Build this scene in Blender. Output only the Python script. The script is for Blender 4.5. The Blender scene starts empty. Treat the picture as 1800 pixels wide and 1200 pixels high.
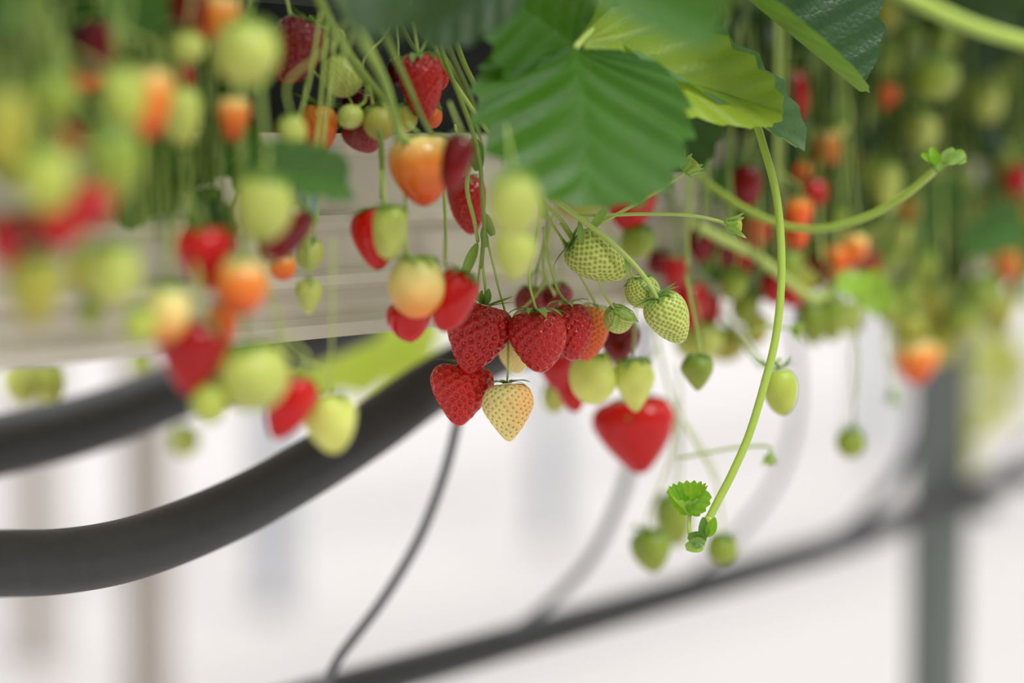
import bpy, math, random
import numpy as np
from mathutils import Vector

sc = bpy.context.scene
COL = sc.collection
# ------------------------------------------------------------------ camera
FPX = 4250.0
EYE = np.array([0.0, 0.0, 1.35])
PITCH = math.atan(335 / FPX)
RIGHT = np.array([1.0, 0, 0])
FWD = np.array([0, math.cos(PITCH), -math.sin(PITCH)])
UP = np.array([0, math.sin(PITCH), math.cos(PITCH)])
cd = bpy.data.cameras.new('camera')
cam = bpy.data.objects.new('camera', cd)
COL.objects.link(cam)
cam.location = EYE
cam.rotation_euler = (math.pi / 2 - PITCH, 0, 0)
cd.lens, cd.sensor_width, cd.sensor_fit = 85, 36, 'HORIZONTAL'
cd.clip_start, cd.clip_end = 0.05, 200
cd.dof.use_dof = True
cd.dof.focus_distance = 1.24
cd.dof.aperture_fstop = 2.0
sc.camera = cam
# ------------------------------------------------------------------ light
wd = bpy.data.worlds.new('world')
sc.world = wd
wd.use_nodes = True
bg = wd.node_tree.nodes['Background']
# bright overcast sky: about five times brighter overhead than at the horizon
wn = wd.node_tree
wtc = wn.nodes.new('ShaderNodeTexCoord')
wsx = wn.nodes.new('ShaderNodeSeparateXYZ')
wn.links.new(wtc.outputs['Generated'], wsx.inputs[0])
wmr = wn.nodes.new('ShaderNodeMapRange')
wmr.inputs[1].default_value, wmr.inputs[2].default_value = 0.0, 1.0
wmr.inputs[3].default_value, wmr.inputs[4].default_value = 0.24, 1.45
wn.links.new(wsx.outputs['Z'], wmr.inputs[0])
wn.links.new(wmr.outputs[0], bg.inputs[1])
bg.inputs[0].default_value = (0.97, 0.985, 1.0, 1)
sl = bpy.data.lights.new('sun', 'SUN')
sl.energy = 1.3
sl.angle = math.radians(22)
sl.color = (1.0, 0.97, 0.92)
sun = bpy.data.objects.new('sun', sl)
COL.objects.link(sun)
sun.rotation_euler = Vector((.42, -.44, .74)).to_track_quat('Z', 'Y').to_euler()
vs = sc.view_settings
vs.view_transform = 'Standard'
vs.look = 'None'
vs.gamma = 1
vs.use_curve_mapping = False
vs.exposure = 0.48
sc.cycles.max_bounces = 8
sc.cycles.diffuse_bounces = 4
sc.cycles.glossy_bounces = 2
sc.cycles.transmission_bounces = 4
sc.cycles.sample_clamp_indirect = 8
sc.cycles.use_denoising = True

# ------------------------------------------------------------------ places
ROW = math.radians(35)
RDIR = np.array([math.sin(ROW), math.cos(ROW), 0])          # along the gutter
NDIR = np.array([-math.cos(ROW), math.sin(ROW), 0])         # away from the aisle


def ray(px, py):
    return FWD + RIGHT * (px - 900) / FPX + UP * (600 - py) / FPX


def at(px, py, z):
    return EYE + ray(px, py) * z


C0 = float(NDIR @ (at(900, 600, 1.24) - EYE))


def zrow(px, py, d):
    "depth of the vertical plane that runs along the row, d metres behind the fruit"
    return (C0 + d) / float(NDIR @ ray(px, py))


def atd(px, py, d):
    return at(px, py, zrow(px, py, d))


ORG = EYE + NDIR * C0


def rowp(t, d, h):
    "point t along the row, d behind the fruit, h above eye level"
    p = ORG + RDIR * t + NDIR * d
    return np.array([p[0], p[1], EYE[2] + h])


def lin(r, g, b):
    f = lambda c: ((c / 255 + 0.055) / 1.055) ** 2.4 if c > 10 else c / 255 / 12.92
    return np.array([f(r), f(g), f(b)])


# ------------------------------------------------------------------ materials
def newmat(name):
    m = bpy.data.materials.new(name)
    m.use_nodes = True
    nt = m.node_tree
    return m, nt, nt.nodes['Principled BSDF']


def plain(name, rgb, rough=0.5, noise=0.12, scale=40, metal=0.0, bump=0.0):
    m, nt, p = newmat(name)
    n = nt.nodes.new('ShaderNodeTexNoise')
    tc = nt.nodes.new('ShaderNodeTexCoord')
    nt.links.new(tc.outputs['Object'], n.inputs['Vector'])
    n.inputs['Scale'].default_value = scale
    n.inputs['Detail'].default_value = 5
    mx = nt.nodes.new('ShaderNodeMix')
    mx.data_type = 'RGBA'
    c = lin(*rgb)
    mx.inputs[6].default_value = (*np.clip(c * (1 - noise), 0, 1), 1)
    mx.inputs[7].default_value = (*np.clip(c * (1 + noise), 0, 1), 1)
    nt.links.new(n.outputs['Fac'], mx.inputs[0])
    nt.links.new(mx.outputs[2], p.inputs['Base Color'])
    p.inputs['Roughness'].default_value = rough
    p.inputs['Metallic'].default_value = metal
    if bump:
        b = nt.nodes.new('ShaderNodeBump')
        b.inputs['Strength'].default_value = bump
        b.inputs['Distance'].default_value = 0.001
        nt.links.new(n.outputs['Fac'], b.inputs['Height'])
        nt.links.new(b.outputs[0], p.inputs['Normal'])
    return m


def fruit_mat(name, rough, sss, coat=0.0, spec=0.5):
    m, nt, p = newmat(name)
    a = nt.nodes.new('ShaderNodeAttribute')
    a.attribute_name = 'Col'
    nt.links.new(a.outputs['Color'], p.inputs['Base Color'])
    n = nt.nodes.new('ShaderNodeTexNoise')
    tc = nt.nodes.new('ShaderNodeTexCoord')
    nt.links.new(tc.outputs['Object'], n.inputs['Vector'])
    n.inputs['Scale'].default_value = 900
    b = nt.nodes.new('ShaderNodeBump')
    b.inputs['Strength'].default_value = 0.08
    b.inputs['Distance'].default_value = 0.0004
    nt.links.new(n.outputs['Fac'], b.inputs['Height'])
    nt.links.new(b.outputs[0], p.inputs['Normal'])
    p.inputs['Roughness'].default_value = rough
    p.inputs['Specular IOR Level'].default_value = spec
    if sss:
        p.inputs['Subsurface Weight'].default_value = sss
        p.inputs['Subsurface Radius'].default_value = (1.0, 0.35, 0.18)
        p.inputs['Subsurface Scale'].default_value = 0.004
    if coat:
        p.inputs['Coat Weight'].default_value = coat
        p.inputs['Coat Roughness'].default_value = 0.15
    return m


def leaf_mat(name, top, under, trans, tcol, rough=0.38, vein=None):
    m, nt, p = newmat(name)
    a = nt.nodes.new('ShaderNodeAttribute')
    a.attribute_name = 'Col'
    g = nt.nodes.new('ShaderNodeNewGeometry')
    n = nt.nodes.new('ShaderNodeTexNoise')
    tc = nt.nodes.new('ShaderNodeTexCoord')
    nt.links.new(tc.outputs['Object'], n.inputs['Vector'])
    n.inputs['Scale'].default_value = 60
    n.inputs['Detail'].default_value = 6
    m1 = nt.nodes.new('ShaderNodeMix')
    m1.data_type = 'RGBA'
    m1.inputs[6].default_value = (*lin(*top), 1)
    m1.inputs[7].default_value = (*lin(*under), 1)
    nt.links.new(g.outputs['Backfacing'], m1.inputs[0])
    m2 = nt.nodes.new('ShaderNodeMix')          # paler veins
    m2.data_type = 'RGBA'
    nt.links.new(a.outputs['Fac'], m2.inputs[0])
    nt.links.new(m1.outputs[2], m2.inputs[6])
    v = np.clip(lin(*top) * 1.5 + 0.03, 0, 1) if vein is None else lin(*vein)
    m2.inputs[7].default_value = (*v, 1)
    vo = nt.nodes.new('ShaderNodeTexVoronoi')       # the netted blade
    vo.feature = 'DISTANCE_TO_EDGE'
    vo.inputs['Scale'].default_value = 260
    nt.links.new(tc.outputs['Object'], vo.inputs['Vector'])
    bu = nt.nodes.new('ShaderNodeBump')
    bu.inputs['Strength'].default_value = 0.35
    bu.inputs['Distance'].default_value = 0.0012
    nt.links.new(vo.outputs['Distance'], bu.inputs['Height'])
    nt.links.new(bu.outputs[0], p.inputs['Normal'])
    m3 = nt.nodes.new('ShaderNodeHueSaturation')
    mr = nt.nodes.new('ShaderNodeMapRange')
    mr.inputs[3].default_value = 0.78
    mr.inputs[4].default_value = 1.22
    nt.links.new(n.outputs['Fac'], mr.inputs[0])
    nt.links.new(mr.outputs[0], m3.inputs['Value'])
    nt.links.new(m2.outputs[2], m3.inputs['Color'])
    nt.links.new(m3.outputs[0], p.inputs['Base Color'])
    p.inputs['Roughness'].default_value = rough
    p.inputs['Specular IOR Level'].default_value = 0.38
    t = nt.nodes.new('ShaderNodeBsdfTranslucent')
    t.inputs[0].default_value = (*lin(*tcol), 1)
    mix = nt.nodes.new('ShaderNodeMixShader')
    mix.inputs[0].default_value = trans
    nt.links.new(p.outputs[0], mix.inputs[1])
    nt.links.new(t.outputs[0], mix.inputs[2])
    nt.links.new(mix.outputs[0], nt.nodes['Material Output'].inputs[0])
    return m


M = {
    'ripe': fruit_mat('ripe_flesh', 0.13, 0.04, 0.0, 0.4),
    'pale': fruit_mat('unripe_flesh', 0.36, 0.10, 0.0, 0.4),
    'seed_red': plain('achene_red', (186, 78, 40), 0.35, 0.2),
    'seed_gold': plain('achene_gold', (176, 150, 50), 0.4, 0.2),
    'seed_green': plain('achene_green', (150, 150, 50), 0.5, 0.2),
    'calyx': leaf_mat('calyx_green', (84, 128, 52), (128, 160, 84), 0.3, (150, 190, 60)),
    'calyx_pale': leaf_mat('calyx_pale', (140, 175, 82), (165, 190, 105), 0.3, (175, 200, 80)),
    'leaf': leaf_mat('leaf_green', (44, 88, 34), (120, 150, 60), 0.28, (140, 190, 30), 0.4),
    'leaf_big': leaf_mat('leaf_broad', (52, 96, 26), (130, 160, 60), 0.24, (110, 165, 12), 0.36),
    'leaf_fold': leaf_mat('leaf_folded', (40, 72, 44), (116, 148, 62), 0.15, (120, 170, 30), 0.34),
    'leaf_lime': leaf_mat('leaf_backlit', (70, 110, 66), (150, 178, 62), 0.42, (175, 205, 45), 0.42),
    'leaf_glow_tint': leaf_mat('leaf_glow_tint', (170, 200, 70), (205, 218, 100), 0.45, (215, 230, 90), 0.5),  # backlight painted into a very light leaf colour
    'leaf_sheen_tint': leaf_mat('leaf_sheen_tint', (96, 136, 92), (140, 170, 80), 0.2, (130, 175, 60), 0.4),  # sky sheen on the leaf tip, put into the colour
    'leaf_dark': leaf_mat('leaf_dark', (30, 58, 26), (84, 108, 44), 0.2, (110, 150, 30), 0.42),
    'leaf_young': leaf_mat('leaf_young', (110, 165, 32), (160, 195, 85), 0.4, (170, 215, 40), 0.4),
    'stem': plain('stem_pale_green', (176, 196, 100), 0.45, 0.1, 300),
    'stem_mid': plain('stem_green', (128, 152, 64), 0.45, 0.12, 300),
    'stem_olive': plain('stem_olive', (98, 116, 44), 0.5, 0.15, 300),
    'runner': plain('runner_green', (166, 192, 76), 0.4, 0.08, 200),
    'hose': plain('hose_black', (46, 46, 46), 0.5, 0.35, 120, bump=0.15),
    'pipe': plain('pipe_dark', (34, 35, 37), 0.45, 0.25, 60),
    'tube': plain('drip_tube_grey', (104, 105, 112), 0.45, 0.1, 80),
    'steel': plain('galvanised_steel', (108, 114, 110), 0.5, 0.12, 25, 0.2),
    'gutter': plain('gutter_cream', (206, 199, 182), 0.45, 0.04, 20),
    'slab': plain('substrate_black', (9, 8, 8), 0.8, 0.3, 80, bump=0.3),
    'tag': plain('tag_blue', (150, 180, 200), 0.5, 0.05),
    'ground': plain('white_ground_cover', (192, 187, 185), 0.8, 0.035, 0.9),
    'far_post': plain('far_post_beige', (150, 140, 130), 0.6, 0.06),
    'far_steel': plain('far_post_grey', (150, 154, 162), 0.6, 0.06),
    'dry': plain('dry_tip', (70, 52, 30), 0.7),
    'petal': plain('withered_petal', (235, 225, 205), 0.6, 0.05),
}


# ------------------------------------------------------------------ mesh helpers
def mesh_obj(name, V, F, mats, parent=None, org=None, cols=None, fmat=None, smooth=True):
    V = np.asarray(V, float)
    if org is not None:
        V = V - np.asarray(org)
    me = bpy.data.meshes.new(name)
    me.from_pydata(V.tolist(), [], [tuple(int(i) for i in f) for f in F])
    for m in (mats if isinstance(mats, (list, tuple)) else [mats]):
        me.materials.append(m)
    if fmat is not None:
        me.polygons.foreach_set('material_index', np.asarray(fmat, np.int32))
    if smooth:
        me.polygons.foreach_set('use_smooth', np.ones(len(me.polygons), bool))
    if cols is not None:
        c = np.ones((len(V), 4))
        cols = np.asarray(cols)
        c[:, :3] = cols if cols.ndim == 2 else cols[:, None]
        at_ = me.attributes.new('Col', 'FLOAT_COLOR', 'POINT')
        at_.data.foreach_set('color', c.ravel().astype(np.float32))
    me.update()
    o = bpy.data.objects.new(name, me)
    COL.objects.link(o)
    if parent is not None:
        o.parent = parent
    return o


def thing(name, label, cat, loc, group=None):
    o = bpy.data.objects.new(name, None)
    COL.objects.link(o)
    o.location = tuple(loc)
    o.empty_display_size = 0.01
    o['label'], o['category'] = label, cat
    if group:
        o['group'] = group
    return o


def tag(o, label=None, cat=None, group=None, kind=None):
    for k, v in (('label', label), ('category', cat), ('group', group), ('kind', kind)):
        if v:
            o[k] = v
    return o


def catmull(P, n):
    P = np.asarray(P, float)
    if len(P) == 2:
        P = np.array([P[0], (P[0] + P[1]) / 2, P[1]])
    Q = np.vstack([2 * P[0] - P[1], P, 2 * P[-1] - P[-2]])
    out = []
    segs = len(P) - 1
    per = max(2, int(math.ceil(n / segs)))
    for i in range(segs):
        a, b, c, d = Q[i:i + 4]
        for j in range(per):
            t = j / per
            out.append(0.5 * (2 * b + (c - a) * t + (2 * a - 5 * b + 4 * c - d) * t * t + (3 * b - a - 3 * c + d) * t ** 3))
    out.append(P[-1])
    return np.array(out)


def tube(P, r0, r1=None, n=24, sides=8, caps=True, smoothed=True):
    r1 = r0 if r1 is None else r1
    C = catmull(P, n) if smoothed else np.asarray(P, float)
    T = np.gradient(C, axis=0)
    T /= np.linalg.norm(T, axis=1)[:, None] + 1e-12
    ref = np.array([0.13, 0.31, 0.94]) if abs(T[0][2]) < 0.9 else np.array([0.9, 0.3, 0.1])
    u = np.cross(T[0], ref)
    u /= np.linalg.norm(u)
    V, F = [], []
    a = np.arange(sides) * 2 * math.pi / sides
    k = len(C)
    for i in range(k):
        u = u - T[i] * (u @ T[i])
        u /= np.linalg.norm(u)
        w = np.cross(T[i], u)
        r = r0 + (r1 - r0) * i / (k - 1)
        V.append(C[i] + r * (np.cos(a)[:, None] * u + np.sin(a)[:, None] * w))
    V = np.vstack(V)
    for i in range(k - 1):
        for j in range(sides):
            b = (j + 1) % sides
            F.append((i * sides + j, i * sides + b, (i + 1) * sides + b, (i + 1) * sides + j))
    if caps:
        F.append(tuple(range(sides))[::-1])
        F.append(tuple((k - 1) * sides + j for j in range(sides)))
    return V, F


class MB:
    def __init__(self):
        self.V, self.F, self.C, self.n = [], [], [], 0

    def add(self, V, F, c=None):
        V = np.asarray(V, float)
        self.V.append(V)
        self.F += [tuple(i + self.n for i in f) for f in F]
        self.C.append(np.zeros(len(V)) if c is None else np.asarray(c, float))
        self.n += len(V)
        return self

    def obj(self, name, mats, parent=None, org=None):
        return mesh_obj(name, np.vstack(self.V), self.F, mats, parent, org, cols=np.concatenate(self.C))


def grid_faces(n, m, wrap=False):
    F = []
    for i in range(n - 1):
        for j in range(m if wrap else m - 1):
            b = (j + 1) % m
            F.append((i * m + j, i * m + b, (i + 1) * m + b, (i + 1) * m + j))
    return F


def unit(v):
    v = np.asarray(v, float)
    return v / (np.linalg.norm(v) + 1e-12)


def cvec(x, y, z):
    "direction in right / up / towards-the-viewer terms"
    return RIGHT * x + UP * y - FWD * z


# ------------------------------------------------------------------ strawberry
PROF = {
    'conic': [(0, -.05), (.22, -.02), (.55, .0), (.82, -.07), (.97, -.20), (1, -.34), (.92, -.52), (.74, -.70), (.50, -.86), (.24, -.965), (0, -1)],
    'heart': [(0, -.09), (.25, -.03), (.58, .0), (.87, -.07), (1, -.22), (.97, -.36), (.80, -.56), (.56, -.75), (.32, -.90), (.14, -.977), (0, -1)],
    'point': [(0, -.04), (.25, -.01), (.6, -.02), (.86, -.11), (.99, -.26), (1, -.40), (.82, -.57), (.58, -.74), (.34, -.88), (.15, -.97), (0, -1)],
    'round': [(0, -.03), (.3, -.01), (.62, -.05), (.86, -.18), (.99, -.36), (1, -.52), (.92, -.68), (.75, -.82), (.48, -.94), (.22, -.99), (0, -1)],
    'long': [(0, -.04), (.3, -.01), (.66, -.03), (.9, -.14), (1, -.30), (.99, -.46), (.9, -.63), (.72, -.79), (.48, -.91), (.22, -.98), (0, -1)],
}
# pigment: shoulder, middle, tip, seed ring (own pallor plus painted glint), seed slot, seeds, gloss
STYLE = {
    'red': ((148, 3, 6), (168, 3, 6), (184, 8, 10), (220, 62, 58), 'seed_red', 155, 'ripe'),
    'bright': ((204, 26, 14), (202, 9, 8), (198, 9, 9), (222, 70, 58), 'seed_red', 160, 'ripe'),
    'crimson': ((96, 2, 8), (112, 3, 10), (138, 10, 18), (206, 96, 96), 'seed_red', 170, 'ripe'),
    'dark': ((62, 2, 7), (72, 2, 8), (74, 3, 9), (140, 40, 40), 'seed_red', 180, 'ripe'),  # red of shaded berries, the shade put into the pigment
    'pinkred': ((186, 34, 40), (190, 22, 28), (190, 22, 28), (220, 100, 90), 'seed_red', 200, 'ripe'),
    'orange': ((238, 212, 130), (240, 130, 40), (226, 84, 34), (246, 170, 90), 'seed_gold', 210, 'ripe'),
    'deeporange': ((240, 150, 60), (238, 100, 30), (222, 66, 24), (240, 140, 80), 'seed_gold', 210, 'ripe'),
    'peach': ((222, 224, 140), (240, 214, 130), (240, 140, 50), (246, 226, 160), 'seed_gold', 210, 'pale'),
    'white': ((238, 232, 156), (250, 228, 140), (246, 226, 140), (250, 242, 190), 'seed_gold', 210, 'pale'),
    'lime': ((206, 216, 96), (222, 228, 116), (224, 226, 116), (230, 232, 150), 'seed_green', 220, 'pale'),  # brighter copy of pale, with light put into the pigment
    'pale': ((172, 190, 84), (188, 198, 96), (196, 200, 98), (212, 218, 140), 'seed_green', 220, 'pale'),
    'yellowish': ((160, 166, 62), (170, 168, 64), (180, 168, 66), (226, 222, 150), 'seed_gold', 220, 'pale'),
    'green': ((166, 186, 72), (180, 194, 80), (190, 198, 84), (218, 226, 138), 'seed_green', 300, 'pale'),
    'deepgreen': ((110, 140, 44), (140, 158, 54), (156, 168, 62), (180, 196, 100), 'seed_green', 240, 'pale'),
}


def frame(tilt, pitch):
    a, p = math.radians(tilt), math.radians(pitch)
    tip = cvec(math.sin(a) * math.cos(p), -math.cos(a) * math.cos(p), math.sin(p))
    zl = -unit(tip)
    xl = unit(RIGHT - zl * (RIGHT @ zl))
    yl = np.cross(zl, xl)
    return xl, yl, zl          # yl points away from the viewer


def fruit_mesh(w, h, style, prof, res, seed, blush=None):
    rng = random.Random(seed)
    c0, c1, c2, cr, sm, ns, gl = STYLE[style]
    nseg, nring = {'hi': (150, 96), 'mid': (80, 48), 'lo': (32, 20)}[res]
    pc = catmull([(a * w / 2, b * h) for a, b in PROF[prof]], 220)
    L = np.concatenate([[0], np.cumsum(np.linalg.norm(np.diff(pc, axis=0), axis=1))])
    Lt = L[-1]
    ph = [rng.uniform(0, 6.28) for _ in range(4)]
    am = [rng.uniform(.015, .045), rng.uniform(.01, .03), rng.uniform(0, .05)]

    def surf(l, th):
        r = np.interp(l, L, pc[:, 0])
        z = np.interp(l, L, pc[:, 1])
        k = 1 + am[0] * np.sin(2 * th + ph[0]) + am[1] * np.sin(3 * th + ph[1] + 6 * z / h)
        off = am[2] * w * np.clip(-z / h, 0, 1) ** 1.5
        return np.stack([r * k * np.cos(th) + off * math.cos(ph[2]), r * k * np.sin(th) * .96 + off * math.sin(ph[2]), z], -1)

    l = np.linspace(0, Lt, nring + 1)
    th = np.arange(nseg) * 2 * math.pi / nseg
    Lg, Tg = np.meshgrid(l[1:-1], th, indexing='ij')
    P = surf(Lg, Tg)
    e = Lt / 400
    N = np.cross(surf(Lg, Tg + .01) - surf(Lg, Tg - .01), surf(Lg + e, Tg) - surf(Lg - e, Tg))
    N = -N / (np.linalg.norm(N, axis=-1, keepdims=True) + 1e-15)
    cen = np.array([0, 0, -h * .45])
    sgn = np.sign(np.sum(N * (P - cen), -1, keepdims=True))
    N = N * np.where(sgn == 0, 1, sgn)
    nr = nring - 1
    V = np.vstack([surf(np.array([0.0]), np.array([0.0])), P.reshape(-1, 3), surf(np.array([Lt]), np.array([0.0]))])
    Nf = np.vstack([[0, 0, 1], N.reshape(-1, 3), [0, 0, -1]])
    s = np.clip(-V[:, 2] / h, 0, 1)[:, None]
    a, b, c = lin(*c0), lin(*c1), lin(*c2)
    k1 = np.clip(s / .45, 0, 1)
    k1 = k1 * k1 * (3 - 2 * k1)
    k2 = np.clip((s - .45) / .5, 0, 1)
    C = a + (b - a) * k1 + (c - b) * k2
    lump = np.sin(V[:, :1] * 420 / 1.3 + ph[0]) * np.sin(V[:, 1:2] * 380 + ph[1]) * np.sin(V[:, 2:] * 330 + ph[2])
    C = C * (1 + .10 * lump)
    if blush:
        bc, bd, amt = blush
        q = np.clip((V @ np.array(bd)) / (w / 2) * .9 + .15, 0, 1)[:, None] * amt
        C = C * (1 - q) + lin(*bc) * q
    F = [(0, 1 + (j + 1) % nseg, 1 + j) for j in range(nseg)]
    F += [tuple(1 + x for x in f) for f in grid_faces(nr, nseg, True)]
    F = [f if len(f) == 3 else f[::-1] for f in F]
    last = len(V) - 1
    base = 1 + (nr - 1) * nseg
    F += [(last, base + j, base + (j + 1) % nseg) for j in range(nseg)]
    F = [f[::-1] for f in F]
    fm = [0] * len(F)
    if res != 'lo':
        ll = np.linspace(0, Lt, 400)
        rr = np.interp(ll, L, pc[:, 0])
        A = np.concatenate([[0], np.cumsum((rr[1:] + rr[:-1]) / 2)])
        A /= A[-1]
        n = ns
        q = .05 + .93 * (np.arange(n) + .5) / n
        sl_ = np.interp(q, A, ll)
        st = np.arange(n) * 2.399963 + np.array([rng.uniform(-.05, .05) for _ in range(n)])
        S = surf(sl_, st)
        area = 2 * math.pi * np.trapezoid(rr, ll) if hasattr(np, 'trapezoid') else 2 * math.pi * np.trapz(rr, ll)
        sp = math.sqrt(area / n)
        R = sp * .58
        D = np.full(len(V), 9.0)
        for i in range(0, len(V), 4000):
            D[i:i + 4000] = np.sqrt(((V[i:i + 4000, None, :] - S[None]) ** 2).sum(-1)).min(1)
        x = np.clip(D / R, 0, 1)
        dep = sp * (.27 if gl == 'ripe' else .18)
        V = V - Nf * (dep * (1 - x * x) ** 2)[:, None]
        ring = np.exp(-((D / R - .70) / .17) ** 2)[:, None] * (.34 if gl == 'ripe' else .28)  # natural paler ring, brightened to paint the rim glints
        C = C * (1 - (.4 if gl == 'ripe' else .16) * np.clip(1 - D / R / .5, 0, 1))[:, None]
        if style in ('green', 'deepgreen'):
            ring = np.clip((D / R - .45) / .5, 0, 1)[:, None] * .75
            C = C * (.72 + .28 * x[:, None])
        C = C * (1 - ring) + lin(*cr) * ring
        # the seeds themselves, sunk in their pits
        e2 = np.array([0, 0, 1.0])
        sn = unit_rows(surf(sl_ , st) - surf(sl_, st) * np.array([0, 0, 1]) )
        dl = surf(sl_ + e, st) - surf(sl_ - e, st)
        dt = surf(sl_, st + .01) - surf(sl_, st - .01)
        dl, dt = unit_rows(dl), unit_rows(dt)
        nn = np.cross(dl, dt)
        nn *= np.sign((nn * (S - cen)).sum(-1, keepdims=True))
        a1, a2, a3 = sp * .17, sp * .11, sp * .10
        cpos = S - nn * (dep * .78)
        nv = len(V)
        oc = [(1, 0, 0), (-1, 0, 0), (0, 1, 0), (0, -1, 0), (0, 0, 1), (.7, .7, .3), (-.7, .7, .3), (.7, -.7, .3), (-.7, -.7, .3)]
        SV = np.concatenate([cpos[:, None, :] + a1 * p[0] * dl[:, None, :] + a2 * p[1] * dt[:, None, :] + a3 * p[2] * nn[:, None, :] for p in oc], 1)
        V = np.vstack([V, SV.reshape(-1, 3)])
        C = np.vstack([C, np.full((n * 9, 3), .5)])
        loop = [0, 5, 2, 6, 1, 8, 3, 7]
        for k in range(n):
            o = nv + 9 * k
            for j in range(8):
                F.append((o + 4, o + loop[j], o + loop[(j + 1) % 8]))
                fm.append(1)
    return V, F, C, fm, [M[gl], M[sm]]


def unit_rows(v):
    return v / (np.linalg.norm(v, axis=-1, keepdims=True) + 1e-15)


def sepals(n, r0, L, W, e0, e1, seed, jag=0.0, cup=.25):
    "a ring of pointed sepals; e0 / e1 are the slopes (degrees) at the base and at the tip"
    rng = random.Random(seed)
    mb = MB()
    nu, nv = 8, 5
    for k in range(n):
        az = 2 * math.pi * k / n + rng.uniform(-.18, .18)
        ln = L * rng.uniform(.72, 1.1) * (1 if k % 2 else .82)
        wd_ = W * rng.uniform(.8, 1.1) * (1 if k % 2 else .7)
        a0, a1 = math.radians(e0 + rng.uniform(-8, 8)), math.radians(e1 + rng.uniform(-22, 22))
        rad, zz = r0, 0.0
        V = []
        side = rng.uniform(-.25, .25)
        for i in range(nu):
            u = i / (nu - 1)
            if i:
                an = a0 + (a1 - a0) * u
                rad += ln / (nu - 1) * math.cos(an)
                zz += ln / (nu - 1) * math.sin(an)
            hw = wd_ / 2 * (math.sin(math.pi * min(1, .18 + u * .82)) ** .75 if u < 1 else 0) * (1 - .25 * u)
            if jag and i % 2:
                hw *= 1 + jag
            for j in range(nv):
                v = -1 + 2 * j / (nv - 1)
                rr = rad
                tt = v * hw + side * ln * u * u
                V.append((rr * math.cos(az) - tt * math.sin(az), rr * math.sin(az) + tt * math.cos(az), zz + cup * hw * v * v + .0002 * (k % 2)))
        c = np.tile([0, .15, .5, .15, 0], nu)
        mb.add(V, grid_faces(nu, nv), c)
    m = 10                                    # the disc the sepals grow from
    V = [(0, 0, .35 * r0)]
    for q in (.6, 1.15):
        V += [(r0 * q * math.cos(i * .6283), r0 * q * math.sin(i * .6283), (.25 if q < 1 else -.1) * r0) for i in range(m)]
    F = [(0, 1 + i, 1 + (i + 1) % m) for i in range(m)] + [(1 + i, 11 + i, 11 + (i + 1) % m, 1 + (i + 1) % m) for i in range(m)]
    mb.add(V, F)
    return mb


TRUSS = []          # world points of every stem a fruit can hang from
COUNT = [0]


def berry(style, cx, cy, w, h, label, d=None, z=None, tilt=0, pitch=0, prof='conic', res='lo', to=None,
          cal=(10, .54, 8, -46), calm='calyx', group=None, blush=None, sr=.0007, calw=.5, jag=0., stm='stem', name='strawberry'):
    COUNT[0] += 1
    seed = COUNT[0]
    if z is None:
        z = zrow(cx, cy, 0 if d is None else d)
    W, H = w * z / FPX, h * z / FPX
    xl, yl, zl = frame(tilt, pitch)
    R = np.stack([xl, yl, zl], 1)
    top = at(cx, cy, z) + zl * H * .5
    t = thing(name, label, 'strawberry', top, group)
    V, F, C, fm, mats = fruit_mesh(W, H, style, prof, res, seed, blush)
    mesh_obj('fruit', V @ R.T, F, mats, t, None, C, fm)
    n, cl, e0, e1 = cal
    mb = sepals(n, W * .09, W * cl, W * cl * calw, e0, e1, seed, jag)
    mb.V = [(v + np.array([0, 0, .012 * H])) @ R.T for v in mb.V]
    mb.obj('calyx', M[calm], t)
    p0 = top + zl * W * .02
    if to is not None:
        pts = [p0] + [at(a, b, c) for a, b, c in to]
    else:
        q = None
        if TRUSS:
            T = np.array(TRUSS)
            dv = T - p0
            hz = np.linalg.norm(dv[:, :2], axis=1)
            ok = (dv[:, 2] > .012) & (dv[:, 2] > hz * 1.1)
            cost = hz * 3 + dv[:, 2]
            cost[~ok] = 9
            i = int(np.argmin(cost))
            if cost[i] < .22:
                q = T[i]
        if q is None:
            tt = float(RDIR @ (p0 - ORG))
            q = rowp(tt + .01, .075, max(.012, p0[2] - EYE[2] + .02))
        ln = np.linalg.norm(q - p0)
        pts = [p0, p0 + (zl * .5 + np.array([0, 0, .5])) * ln * .3, p0 * .35 + q * .65 + np.array([0, 0, .03 * ln]), q]
    V, F = tube(pts, sr * .85, sr * 1.1, 18 if res == 'lo' else 30, 6 if res == 'lo' else 10)
    mesh_obj('stalk', V, F, M[stm], t, top)
    return t


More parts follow.
